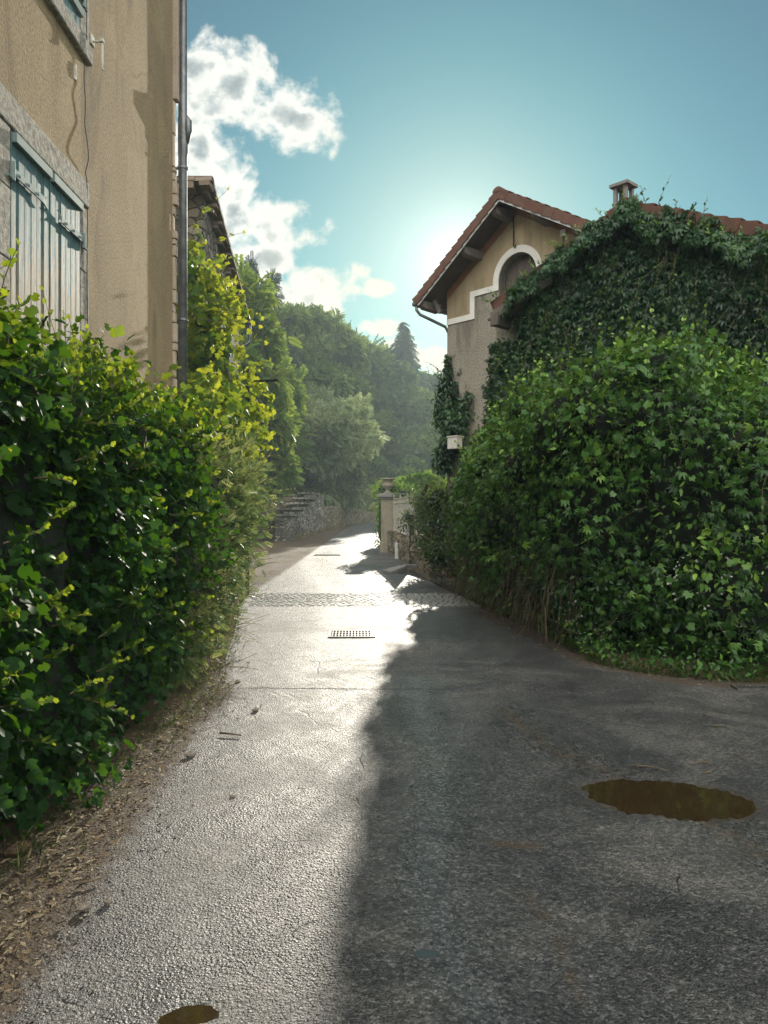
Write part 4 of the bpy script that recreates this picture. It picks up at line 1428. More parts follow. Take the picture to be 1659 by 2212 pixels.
# little runnel at the road edge
mb = MB()
pts = [(1.72, 15.4), (1.5, 16.6), (1.25, 18.0), (1.0, 19.4), (0.85, 20.4)]
vs, fs = [], []
rr = random.Random(4)
for i, (x, y) in enumerate(pts):
    for k in range(6):
        vs.append((x - .30 + .11 * k + rr.uniform(-.04, .04), y + rr.uniform(-.1, .1), G(y) + .012))
for i in range(len(pts) - 1):
    for k in range(5):
        fs.append((i * 6 + k, i * 6 + k + 1, i * 6 + 7 + k, i * 6 + 6 + k))
tag(mb.add(vs, fs).build('water', MATS['stream_water'], None, smooth=True, recalc=False), kind='structure')

# left: stepped dry-stone wall end and its gate pier, terrace steps behind, retaining wall beyond
path = [(-4.72, 35.3), (-4.58, 37.6), (-4.46, 39.6), (-4.34, 41.4), (-4.22, 43.0), (-4.1, 44.6)]
rr = random.Random(31)
sw = thing('stepped_wall', 'dry stone wall climbing in steps beside the lane', 'wall')
mb = MB()
for i in range(5):
    a, b = Vector((*path[i], 0)), Vector((*path[i + 1], 0))
    d = (b - a)
    L = d.length
    d /= L
    nrm = Vector((-d.y, d.x, 0))
    top = 1.02 + i * .27
    M = Matrix(((d.x, nrm.x, 0, a.x), (d.y, nrm.y, 0, a.y), (0, 0, 1, G(a.y)), (0, 0, 0, 1)))
    z = -.1
    while z < top:
        hc = rr.uniform(.10, .2)
        s = 0
        while s < L:
            w_ = min(rr.uniform(.2, .5), L - s)
            if w_ > .03:
                mb.box((s + .006, -.30 + rr.uniform(-.04, .05), z), (s + w_ - .006, .30 + rr.uniform(-.04, .04), z + hc - .012), M, .018, rr)
            s += w_
        z += hc
mb.build('stonework', MATS['dry_stone'], sw)
mb = MB()
for i in range(5):
    a, b = Vector((*path[i], 0)), Vector((*path[i + 1], 0))
    d = (b - a)
    L = d.length
    d /= L
    nrm = Vector((-d.y, d.x, 0))
    M = Matrix(((d.x, nrm.x, 0, a.x), (d.y, nrm.y, 0, a.y), (0, 0, 1, G(a.y)), (0, 0, 0, 1)))
    top = 1.06 + i * .27 + .1
    mb.box((-.06, -.38, top), (L - .02, .62, top + .09), M, .02, rr)
mb.build('coping_slabs', MATS['dry_stone'], sw)
o = block_wall('gate_pier', [(-4.0, 46.1), (-3.94, 46.75)], [2.25, 2.2], .6, .16, 'dry_stone', 'tall rough stone pier just past the stepped wall', 'pier', 33)
block_wall('retaining_wall', [(-3.85, 47.6), (-3.4, 53), (-2.8, 58), (-1.9, 64), (-1.0, 68.5)], [1.5, 1.5, 1.4, 1.1, .8], .5, .22, 'mossy_stone', 'long overgrown retaining wall on the bend of the lane', 'wall', 34)
ter = thing('stone_terrace', 'mossy stone terrace rising behind the stepped wall', 'terrace')
mb = MB()
for i in range(6):
    mb.box((-9.0, 37.4 + i * 1.25, -.1), (-5.1, 37.4 + i * 1.25 + 1.35, 1.15 + G(38) + i * .24), jit=.04, rng=rr)
mb.build('steps', MATS['mossy_stone'], ter)

# drain grates


def grate(loc, wx, wy, bars, label, rz=0.0, cross=1):
    o_ = thing('drain_grate', label, 'drain grate', loc, rz, None)
    f_ = MB()
    t_ = .03
    hi = .008
    f_.box((-wx / 2, -wy / 2, -.03), (wx / 2, -wy / 2 + t_, hi)).box((-wx / 2, wy / 2 - t_, -.03), (wx / 2, wy / 2, hi))
    f_.box((-wx / 2, -wy / 2 + t_, -.03), (-wx / 2 + t_, wy / 2 - t_, hi)).box((wx / 2 - t_, -wy / 2 + t_, -.03), (wx / 2, wy / 2 - t_, hi))
    f_.build('frame', MATS['worn_iron'], o_)
    b_ = MB()
    for i in range(bars):
        x = -wx / 2 + t_ + (wx - 2 * t_) * (i + .5) / bars
        wbar = (wx - 2 * t_) / bars * .36
        b_.box((x - wbar / 2, -wy / 2 + t_, .0025), (x + wbar / 2, wy / 2 - t_, hi - .002))
    for j in range(cross):
        y = -wy / 2 + wy * (j + 1) / (cross + 1)
        b_.box((-wx / 2 + t_, y - .012, .003), (wx / 2 - t_, y + .012, hi - .003))
    b_.build('bars', MATS['worn_iron'], o_)
    MB().add([(-wx / 2 + t_, -wy / 2 + t_, .001), (wx / 2 - t_, -wy / 2 + t_, .001), (wx / 2 - t_, wy / 2 - t_, .001), (-wx / 2 + t_, wy / 2 - t_, .001)], [(0, 1, 2, 3)]).build('pit_shade', MATS['shade_black'], o_, recalc=False)  # flat black sheet on the asphalt, painted shade for the drain's inside
    return o_


grate((-0.42, 10.05, G(10) + .007), .60, .52, 13, 'square iron drain grate sunk in the lane just before the cobbled band', R(2), 2)
grate((-1.93, 26.2, G(26.2) + .012), .90, .55, 18, 'iron drain grate farther up the lane, past the cobbled band', R(3), 0)
o = grate((4.05, 6.93, .010), 1.75, .16, 48, 'long narrow slot drain at the foot of the big creeper', R(-3), 1)

# ================================================================== PLANTS


def bush(name, label, cat, ells, n, leafmat, tname, size, seed, depth=(-.28, .06), lumps=.08, freq=(2.5, 8), core_k=.72, group=None,
         ori=None, light_top=0.35, young=0.0, base=.8, patch=.16, zmin=.02, inner=0.0):
    rng = np.random.default_rng(seed)
    t = thing(name, label, cat, group=group)
    P, N = blob_points(ells, n, rng, depth, lumps, freq, zmin)
    tip, nrm = orient(N, rng, **(ori or {}))
    sz = size * rng.uniform(.55, 1.25, n)
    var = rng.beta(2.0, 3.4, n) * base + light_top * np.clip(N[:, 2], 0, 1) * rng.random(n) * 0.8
    var = var + young
    # younger, paler growth in clumps
    var = var + patch * lump(P, rng, 1.5, 5.0)
    leaf_mesh('foliage', leafmat, P, tip, nrm, sz, tname, rng, t, var)
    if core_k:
        core(ells, 'dark_core', t, core_k, 0.0, seed)
    return t, rng


# ---- left hedge of lobed leaves
HEDGE = []
for i, y in enumerate(np.arange(2.2, 6.5, .45)):
    k = math.sin(i * 2.3)
    HEDGE.append(((-2.02 + .04 * k, y, 1.45 + .05 * k), (.50 + .03 * k, .48, 1.04 + .05 * math.cos(i * 1.7))))
    HEDGE.append(((-2.02 - .03 * k, y + .2, .62), (.36, .42, .66)))
    HEDGE.append(((-1.95 + .06 * k, y + .1, 2.0 + .06 * k), (.48, .42, .50)))
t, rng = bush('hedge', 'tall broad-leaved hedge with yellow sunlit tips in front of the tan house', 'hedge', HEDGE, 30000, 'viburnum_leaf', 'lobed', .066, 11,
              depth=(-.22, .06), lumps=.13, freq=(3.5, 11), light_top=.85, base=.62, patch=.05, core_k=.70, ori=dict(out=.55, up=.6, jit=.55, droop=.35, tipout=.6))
b, d, L = [], [], []
for i in range(260):
    y = rng.uniform(2.4, 6.7)
    x = rng.uniform(-2.4, -1.5)
    b.append((x, y, 2.30 + .12 * math.sin(y * 3) - .25 * abs(x + 1.95) + rng.uniform(-.06, .1)))
    d.append((rng.normal() * .25, rng.normal() * .25, 1))
    L.append(rng.uniform(.12, .34) if rng.random() < .93 else rng.uniform(.35, .5))
for i in range(80):
    y = rng.uniform(2.6, 6.7)
    z = rng.uniform(.5, 2.3)
    b.append((-1.53 - .18 * max(0, 1.2 - z), y, z))
    d.append((1, rng.normal() * .6, .5 + rng.normal() * .4))
    L.append(rng.uniform(.1, .24))
shoots(b, d, L, 'shoot_leaves', 'viburnum_leaf', 'lobed', .066, rng, t, 8, .004, .22)

# ---- finer shrub beyond it
FINE = [((-2.02, 7.2, .95), (.46, .8, 1.0)), ((-1.92, 7.9, 1.6), (.50, .8, .78)), ((-2.02, 8.8, 1.35), (.50, .9, 1.0)), ((-2.04, 9.3, 1.85), (.48, .8, .60)),
        ((-2.45, 9.9, 1.2), (.52, 1.0, 1.05)), ((-3.0, 11.0, .8), (.55, 1.0, .8)), ((-1.98, 6.95, .45), (.40, .5, .45)), ((-2.35, 8.4, .4), (.46, 1.2, .5))]
t, rng = bush('feathery_shrub', 'loose fine-leaved shrub leaning over the left edge of the lane', 'shrub', FINE, 15000, 'fine_leaf', 'twiglet', .095, 12, young=.12,
              depth=(-.30, .10), lumps=.10, core_k=.62, ori=dict(out=.4, up=.3, jit=.8, droop=.1, tipout=.9))
P, N = blob_points(FINE, 420, rng, (-.05, .05), .08)
keep = (N[:, 0] > -.2)
P, N = P[keep], N[keep]
shoots(P, N + np.array([[.15, -.05, .75]]), rng.uniform(.15, .55, len(P)), 'shoot_leaves', 'fine_leaf', 'narrow', .05, rng, t, 14, .0035, .3)

# ---- golden vine over the old stone house
VINE = [((-2.95, 12.4, 5.3), (.45, .5, .70)), ((-2.72, 12.2, 4.6), (.58, .6, .75)), ((-2.66, 11.9, 3.9), (.52, .7, .70)), ((-2.5, 11.6, 3.25), (.58, .8, .62)),
        ((-2.22, 10.6, 2.75), (.60, .9, .60)), ((-2.06, 9.5, 2.45), (.50, .8, .50)), ((-2.72, 12.9, 4.4), (.34, .6, .55)), ((-2.32, 12.2, 3.2), (.44, .7, .50)), ((-2.7, 13.6, 3.4), (.45, .8, .6)), ((-3.3, 11.4, 3.6), (.7, .7, .9)), ((-2.25, 9.6, 2.3), (.56, .8, .6)),
        ((-2.6, 13.4, 5.15), (.30, .5, .35))]
VINE = [((c[0] - .15, c[1], c[2]), a) for c, a in VINE]
t, rng = bush('grape_vine', 'golden backlit grapevine spilling down past the grey downpipe', 'vine', VINE, 2700, 'vine_leaf', 'vine', .155, 13,
              depth=(-.40, .16), lumps=.20, core_k=.22, young=.22, ori=dict(out=.75, up=.25, jit=.45, droop=.7, tipout=.3))
P, N = blob_points(VINE, 230, rng, (-.02, .06), .1)
keep = (N[:, 0] > -.1)
P, N = P[keep], N[keep]
shoots(P, N + rng.normal(size=P.shape) * .4 + np.array([[.3, -.1, .15]]), rng.uniform(.12, .38, len(P)), 'shoot_leaves', 'vine_leaf', 'vine', .105, rng, t, 7, .0035, .5)
mb = MB()
for (a, b_, r_) in (((-2.75, 12.3, 0), (-2.68, 12.1, 4.8), .05), ((-2.55, 12.2, 0), (-2.4, 11.9, 3.9), .04), ((-2.9, 12.5, 3.2), (-2.9, 12.6, 5.6), .025)):
    a, b_ = Vector(a), Vector(b_)
    pts = [a.lerp(b_, i / 9) + Vector((rng.normal() * .05, rng.normal() * .05, 0)) for i in range(10)]
    mb.tube(pts, [r_ * (1 - .05 * i) for i in range(10)], 7)
mb.build('vine_trunk', MATS['bark'], t, smooth=True)
# two straggling sprigs beside the downpipe
b = [(-2.98, 11.9, 5.9), (-2.93, 12.0, 6.2), (-2.75, 12.3, 5.9)]
d = [(.35, 0, 1), (.8, 0, .6), (.9, 0, .45)]
shoots(b, d, [1.0, .8, .6], 'sprig_leaves', 'vine_leaf', 'vine', .10, rng, t, 3, .006, .5)
b = [(-2.62 + rng.normal() * .08, 11.4 + rng.normal() * .35, rng.uniform(4.3, 5.3)) for _ in range(26)]
d = [(.75 + rng.normal() * .2, -.15 + rng.normal() * .4, .15 + rng.normal() * .45) for _ in b]
shoots(b, d, rng.uniform(.3, .62, len(b)), 'sprig_leaves', 'vine_leaf', 'vine', .135, rng, t, 6, .005, .6)
o = MB().tube([(-2.35, 12.9, 3.78), (-1.75, 12.6, 3.76)], .022, 6).tube([(-2.3, 12.95, .2), (-2.3, 12.95, 4.0)], .03, 8).build('vine_support', MATS['dark_iron'], None)
tag(o, 'dark iron bar and upright carrying the grapevine', 'support')

# ---- big creeper mound on the right
MOUND = [((2.75, 9.6, 1.55), (.85, 1.15, 1.75)), ((3.5, 9.3, 1.7), (1.1, 1.35, 1.85)), ((4.4, 8.9, 1.5), (1.2, 1.35, 1.72)), ((5.5, 8.7, 1.45), (1.3, 1.35, 1.65)),
         ((6.8, 8.7, 1.5), (1.4, 1.4, 1.75)), ((2.65, 10.8, 1.75), (.85, 1.1, 1.6)), ((2.38, 11.9, 1.65), (.80, 1.1, 1.75)), ((2.14, 13.2, 1.5), (.74, 1.1, 1.65)),
         ((2.0, 14.6, 1.3), (.68, 1.1, 1.45)), ((2.12, 15.8, 1.4), (.66, .8, 1.65)), ((3.0, 9.2, .6), (.75, .9, .75)), ((4.0, 8.3, .7), (1.0, .85, .8)), ((5.2, 8.1, .7), (1.0, .8, .85)),
         ((2.25, 12.4, .5), (.62, 1.2, .6)), ((2.05, 14.2, .5), (.55, 1.2, .6)), ((2.35, 9.9, 2.55), (.62, .9, .75)), ((3.2, 9.0, 2.6), (.75, .8, .75)), ((4.9, 8.6, 2.35), (.9, .8, .70)), ((3.0, 10.0, 3.05), (.7, .7, .45))]
lr = random.Random(9)
for i in range(26):
    c_, a_ = MOUND[lr.randrange(0, 10)]
    th, ph = lr.uniform(.15, 1.5), lr.uniform(3.0, 5.3)
    r_ = lr.uniform(.24, .46)
    MOUND.append(((c_[0] + a_[0] * .92 * math.sin(th) * math.cos(ph), c_[1] + a_[1] * .92 * math.sin(th) * math.sin(ph), c_[2] + a_[2] * .92 * math.cos(th)), (r_, r_, r_ * .8)))
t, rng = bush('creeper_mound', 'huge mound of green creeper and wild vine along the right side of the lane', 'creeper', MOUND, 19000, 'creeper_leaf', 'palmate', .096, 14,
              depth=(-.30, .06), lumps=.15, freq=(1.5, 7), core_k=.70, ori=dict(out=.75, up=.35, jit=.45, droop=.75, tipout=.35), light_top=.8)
P, N = blob_points(MOUND, 4800, rng, (-.02, .12), .13, (1.5, 6.5))
keep = (N[:, 2] > .05) | (rng.random(len(P)) < .3)
P, N = P[keep], N[keep]
tip, nrm = orient(N, rng, .6, .6, .45, .55, .5)
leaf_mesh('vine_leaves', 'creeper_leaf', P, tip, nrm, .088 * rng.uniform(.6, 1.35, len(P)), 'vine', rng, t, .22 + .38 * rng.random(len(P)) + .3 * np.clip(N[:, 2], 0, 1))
P, N = blob_points(MOUND, 15000, rng, (-.22, .10), .13, (1.5, 6.5))
tip, nrm = orient(N, rng, .7, .4, .6, .8, .4)
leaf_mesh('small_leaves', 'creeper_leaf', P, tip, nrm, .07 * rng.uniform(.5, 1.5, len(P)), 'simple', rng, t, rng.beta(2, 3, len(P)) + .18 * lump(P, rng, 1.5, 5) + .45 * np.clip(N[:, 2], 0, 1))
top_ = blob_points(MOUND, 1500, rng, (0, .05), .1)
P, N = top_
keep = (N[:, 2] > .45)
P, N = P[keep][:330], N[keep][:330]
shoots(P, N * .4 + np.array([[0, -.2, .8]]) + rng.normal(size=P.shape) * .4, rng.uniform(.15, .65, len(P)), 'shoot_leaves', 'creeper_leaf', 'vine', .08, rng, t, 8, .0035, .5)
P, N = top_
keep = (N[:, 2] < .4) & (N[:, 1] < .3)
P, N = P[keep][:150], N[keep][:150]
shoots(P, N * .6 + rng.normal(size=P.shape) * .5 + np.array([[0, 0, -.5]]), rng.uniform(.2, .7, len(P)), 'trailing_leaves', 'creeper_leaf', 'simple', .06, rng, t, 9, .003, .6)

gx_, gy_ = [], []
for i in range(3600):
    if rng.random() < .6:
        x = rng.uniform(2.2, 8)
        y = np.interp(x, [2.1, 2.6, 3.2, 3.9, 8], [8.3, 7.62, 7.27, 7.2, 7.12]) + abs(rng.normal()) * .2
    else:
        y = rng.uniform(8.2, 15.5)
        x = np.interp(y, [8.2, 10.3, 12, 14, 15.5], [2.26, 2.08, 1.82, 1.6, 1.5]) + abs(rng.normal()) * .14
    gx_.append(x)
    gy_.append(y)
P = np.stack([gx_, gy_, np.abs(rng.normal(size=3600)) * .14 + .02], -1)
tip, nrm = orient(np.tile([-.3, -.8, .3], (3600, 1)), rng, .5, .6, .6, .3, .6)
leaf_mesh('ground_leaves', 'creeper_leaf', P, tip, nrm, .06 * rng.uniform(.5, 1.5, 3600), 'simple', rng, t, rng.beta(2, 4, 3600))

# ---- white jasmine growing through its foot
rng = np.random.default_rng(15)
t = thing('jasmine', 'white starry jasmine flowering low on the front of the big creeper', 'jasmine')
JAS = [((2.55, 9.4, .95), (.62, .9, .75)), ((3.0, 9.1, .7), (.7, .8, .65)), ((3.7, 8.4, .6), (.8, .75, .6)), ((2.4, 10.2, 1.0), (.5, .8, .6))]
P, N = blob_points(JAS, 2600, rng, (-.08, .16), .08, zmin=.08)
tip, nrm = orient(N, rng, .7, .4, .5, .5, .5)
leaf_mesh('foliage', 'jasmine_leaf', P, tip, nrm, .07 * rng.uniform(.7, 1.3, len(P)), 'simple', rng, t)
P, N = blob_points(JAS, 900, rng, (.08, .18), .08, zmin=.15)
sel = (lump(P, rng, 2, 6) > .75) & (N[:, 1] < .35)
P, N = P[sel], N[sel]
mb = MB()
for p, n in zip(P, N):
    for q in range(rng.integers(1, 4)):
        c = Vector(p) + Vector(rng.normal(size=3)) * .03
        z = (Vector(n) + Vector(rng.normal(size=3)) * .3).normalized()
        x = z.orthogonal().normalized()
        y = z.cross(x)
        r_ = rng.uniform(.012, .019)
        vs, fs = [c + z * .004], []
        for k in range(5):
            for (aa, rr_) in ((k - .2, .55), (k + .12, 1.0), (k + .3, .5)):
                a = aa * 2 * math.pi / 5
                vs.append(c + (x * math.cos(a) + y * math.sin(a)) * r_ * rr_ + z * (.003 if rr_ < .9 else -.002))
            fs.append((0, 1 + k * 3, 2 + k * 3, 3 + k * 3))
        mb.add(vs, fs)
o = mb.build('blossoms', MATS['petal_white'], t, recalc=False)
tag(o, kind='stuff')

# ---- dry hanging stems and roots below the far end of the mound
rng = np.random.default_rng(16)
mb = MB()
for i in range(230):
    y = rng.uniform(8.9, 15.2)
    x = np.interp(y, [8.9, 10.3, 12, 14, 15.5], [2.2, 1.98, 1.72, 1.52, 1.45]) + rng.normal() * .12
    z = rng.uniform(.25, 1.2)
    p = Vector((x, y, z))
    pts = [p]
    for k in range(4):
        pts.append(pts[-1] + Vector((rng.normal() * .05 - .02, rng.normal() * .07, -z / 4.2 + rng.normal() * .03)))
    mb.tube(pts, [.004, .004, .0035, .003, .002], 4, False)
o = mb.build('dead_stems', MATS['twig'], None, recalc=False)
tag(o, 'tangle of dry brown stems hanging under the creeper beside the lane', 'dead stems', kind='stuff')

# ---- ivy on the front gable
rng = np.random.default_rng(17)
t = thing('wall_ivy', 'dense dark ivy carpeting the whole front gable of the nearer house', 'ivy')
Mg = Matrix.Translation(g2.O) @ Matrix.Rotation(RA, 4, 'Z')
M3 = np.array(Mg.to_3x3())
n = 44000
tt = rng.uniform(-.16, W2 + .5, n)
zz = rng.uniform(.8, 6.6, n)
edge = np.where(tt < aA[0], aA[1] - s2l * (aA[0] - tt) + .10, aA[1] - s2r * (tt - aA[0]) + .10 - .035 * (tt - aA[0]) + .05 * np.sin(tt * 5)) + .06 * np.sin(tt * 9) + .04 * np.sin(tt * 23)
ok = zz < edge - np.abs(rng.normal(size=n)) * .02
ok &= tt > -.12 + .10 * np.sin(zz * 3.1) + .05 * np.sin(zz * 11)
# the bare timber under the left eave stays free of leaves
ok &= ~((tt < .22) & (zz > tb_[1] - .16))
ok &= ~((tt < g2.pl(1124, 660)[0]) & (zz > tb_[1] - .34))
tt, zz = tt[ok], zz[ok]
loc = np.stack([tt, np.zeros_like(tt), zz], -1)
bul = .20 + .10 * lump(loc, rng, 1.5, 5) + rng.uniform(-.10, .08, len(tt))
bul *= np.clip((edge[ok] - zz) / .35, .35, 1)
# over the roof edge the leaves lie on the tiles
loc[:, 1] = -np.maximum(bul, .03) - np.where(edge[ok] - zz < .45, .32, .0)
Pw = loc @ M3.T + np.array(g2.O)
N = np.tile(M3 @ np.array([0, -1.0, 0]), (len(tt), 1))
tip, nrm = orient(N, rng, .9, .45, .34, 1.0, .25)
var = .38 + .17 * lump(loc, rng, 2, 8) + rng.normal(size=len(tt)) * .14
half = rng.random(len(tt)) < .6
leaf_mesh('foliage', 'ivy_leaf', Pw[half], tip[half], nrm[half], .092 * rng.uniform(.6, 1.25, half.sum()), 'simple', rng, t, var[half])
leaf_mesh('foliage', 'ivy_leaf', Pw[~half], tip[~half], nrm[~half], .115 * rng.uniform(.6, 1.2, (~half).sum()), 'palmate', rng, t, var[~half] + .08)
b, d, L = [], [], []
for i in range(85):
    q = rng.uniform(.1, W2)
    e = (aA[1] - s2l * (aA[0] - q) + .05) if q < aA[0] else (aA[1] - s2r * (q - aA[0]) - .25)
    p = Mg @ Vector((q, -.40 if rng.random() < .7 else -.1, e))
    b.append(p)
    d.append(Vector((rng.normal() * .5, rng.normal() * .3, .35 + rng.random() * .6)))
    L.append(rng.uniform(.12, .32))
for i in range(110):
    q = rng.uniform(.2, W2)
    z = rng.uniform(2.8, min(6.0, under2(q) - .3))
    b.append(Mg @ Vector((q, -.35, z)))
    d.append(M3 @ np.array([rng.normal() * .5, -.35, -1.0]))
    L.append(rng.uniform(.25, .7))
shoots(b, d, L, 'shoot_leaves', 'creeper_leaf', 'simple', .075, rng, t, 7, .004, .4)
# sprays on the ridge behind the chimney
b = [Mg @ Vector((aA[0] + .12 * i - .1, -.3, aA[1] + .02 - max(0, .12 * i - .1) * s2r)) for i in range(12)]
shoots(b, [Vector((rng.normal() * .6, .2, 1)) for _ in b], [rng.uniform(.15, .32) for _ in b], 'ridge_sprays', 'ivy_leaf', 'simple', .10, rng, t, 7, .006, .9)

# ---- ivy column on the far house corner
rng = np.random.default_rng(18)
IVC = [(at(968, 905, 20.8), (.30, .3, .62)), (at(964, 862, 20.9), (.27, .3, .45)), (at(967, 815, 20.9), (.17, .22, .42)), (at(985, 850, 20.8), (.14, .2, .40)), (at(985, 930, 20.6), (.34, .35, .55)), (at(1003, 885, 20.5), (.16, .2, .35)), (at(1012, 860, 20.4), (.09, .12, .18)), (at(966, 785, 20.9), (.08, .12, .26)), (at(948, 900, 21), (.16, .2, .3))]
IVC += [(at(972, 950, 20.7), (.30, .3, .4)), (at(960, 985, 20.7), (.3, .3, .45))]
IVC = [((p.x, p.y, p.z), a) for p, a in IVC]
t, rng = bush('climbing_ivy', 'narrow column of dark ivy climbing the far corner of the ochre house', 'ivy', IVC, 3600, 'ivy_leaf', 'simple', .14, 18,
              depth=(-.15, .06), lumps=.08, core_k=.75, ori=dict(out=.8, up=.4, jit=.4, droop=.9, tipout=.3))
P, N = blob_points(IVC, 60, rng, (0, .03), .06)
shoots(P, N + np.array([[.3, 0, .6]]), rng.uniform(.25, .6, len(P)), 'shoot_leaves', 'ivy_leaf', 'simple', .09, rng, t, 7, .006, .4)

# ---- rose bush on the fence, climber on the pillar, bright shrub behind
ROSE = [(at(933, 1110, 20.8), (.46, .6, .52)), (at(918, 1085, 21.2), (.34, .5, .32)), (at(940, 1150, 19.6), (.5, .6, .55)), (at(950, 1080, 20.0), (.45, .5, .45)), (at(945, 1195, 18.6), (.4, .5, .35)), (at(880, 1120, 23.4), (.13, .3, .22))]
ROSE = [((p.x, p.y, p.z), a) for p, a in ROSE]
t, rng = bush('rose_bush', 'dark glossy rose bush sprawling over the fence beside the timber post', 'rose bush', ROSE, 5200, 'rose_leaf', 'simple', .10, 19, depth=(-.25, .08), lumps=.12, core_k=.6)
P, N = blob_points(ROSE, 130, rng, (0, .05), .1)
shoots(P, N + np.array([[-.2, -.1, .4]]), rng.uniform(.2, .6, len(P)), 'shoot_leaves', 'rose_leaf', 'simple', .075, rng, t, 8, .005, .5)
CLB = [((-.14, 28.15, 1.0), (.14, .25, .75)), ((-.10, 28.25, 1.75), (.16, .25, .5)), ((-.05, 28.6, 2.45), (.30, .4, .32)), ((.35, 28.5, 2.5), (.4, .4, .28)), ((.75, 27.8, 2.3), (.35, .4, .2))]
t, rng = bush('climber', 'pale leafy climber wrapped round the back of the gate pillar', 'climber', CLB, 2200, 'lime_leaf', 'simple', .10, 20, depth=(-.12, .08), lumps=.08, core_k=.55)
LIM = [((1.75, 34.0, 2.0), (1.15, 1.1, 1.05)), ((.95, 34.2, 2.0), (.8, .8, .85)), ((2.5, 34.0, 1.8), (.9, .8, .8))]
t, rng = bush('round_shrub', 'rounded bright green shrub glowing behind the gate pillar', 'shrub', LIM, 4200, 'lime_leaf', 'spray', .30, 22, depth=(-.3, .1), lumps=.08, core_k=.75, ori=dict(out=.4, up=.5, jit=.5, droop=-.6, tipout=.7))

# ---- trees


def tree(name, label, cat, seed, height, radius, crown_lo, nclump, per, leafmat, tname, lsize, crown='oval', trunk_r=.2, group=None, clump=.34, lift=.0):
    rng = np.random.default_rng(seed)
    t = thing(name, label, cat, group=group)
    cz, hz = (height + crown_lo) / 2, (height - crown_lo) / 2
    ells = []
    mb_ = MB()
    top = Vector((rng.normal() * .2, rng.normal() * .2, height * .8))
    tp = [Vector((0, 0, -.3)).lerp(top, i / 6) + Vector((rng.normal() * .1, rng.normal() * .1, 0)) * (i > 0) for i in range(7)]
    mb_.tube(tp, [trunk_r * (1.25 - i * .17) for i in range(7)], 8)
    for i in range(nclump):
        u = unit(rng.normal(size=(1, 3)))[0]
        if crown == 'cone':
            h_ = rng.random() ** 1.3
            rr_ = radius * (1 - h_) * .95 + .25
            a = rng.uniform(0, 6.28)
            c = np.array([math.cos(a) * rr_ * rng.uniform(.3, 1), math.sin(a) * rr_ * rng.uniform(.3, 1), crown_lo + h_ * (height - crown_lo)])
            r_ = radius * clump * (1.15 - .8 * h_)
        else:
            q = rng.uniform(.45, 1.0) ** .6
            c = np.array([u[0] * radius * q * (1 - clump * .6), u[1] * radius * q * (1 - clump * .6), cz + u[2] * hz * q * (1 - clump * .5)])
            r_ = radius * clump * rng.uniform(.65, 1.2)
        ells.append((tuple(c), (r_, r_, r_ * rng.uniform(.55, .85))))
        cv = Vector(c)
        s = tp[min(6, 1 + int(5 * max(0, min(1, (c[2] - height * .1) / height))))]
        mid = s.lerp(cv, .5) + Vector((0, 0, -.15 * (cv - s).length))
        mb_.tube([s, mid, cv], [trunk_r * .35, trunk_r * .2, trunk_r * .06], 5, False)
    mb_.build('trunk', MATS['bark'], t, smooth=True, recalc=False)
    n_ = nclump * per
    P, N = blob_points(ells, n_, rng, (-.45 * radius * clump, .12 * radius * clump), .10 * radius * clump, (1.5, 5), zmin=.05)
    tip, nrm = orient(N, rng, .35, .75, .5, .25, .8)
    var = rng.beta(2, 2.4, n_) * .8 + .18 * lump(P, rng, .6, 2.0) + .1
    leaf_mesh('crown', leafmat, P, tip, nrm, lsize * rng.uniform(.6, 1.25, n_), tname, rng, t, var)
    return t


protos = {
    'rob': (tree('robinia_tree', '', 'tree', 51, 10.0, 4.0, 1.5, 34, 230, 'robinia_leaf', 'spray', .55, trunk_r=.22, clump=.30), 10.0, 4.0),
    'oak': (tree('oak_tree', '', 'tree', 52, 10.0, 4.2, 1.2, 38, 200, 'oak_leaf', 'spray', .50, trunk_r=.28, clump=.30), 10.0, 4.2),
    'tall': (tree('ash_tree', '', 'tree', 53, 12.0, 3.4, 1.6, 36, 200, 'oak_leaf', 'spray', .50, trunk_r=.24, clump=.32), 12.0, 3.4),
    'cone': (tree('fir_tree', '', 'tree', 54, 12.0, 3.0, .8, 60, 110, 'conifer_leaf', 'feather', .60, crown='cone', trunk_r=.2, clump=.34), 12.0, 3.0),
    'dome': (tree('chestnut_tree', '', 'tree', 55, 10.0, 5.0, .3, 60, 150, 'oak_leaf', 'spray', .55, trunk_r=.3, clump=.26), 10.0, 5.0),
}
WOODS = 'trees on the wooded slope beyond the lane'
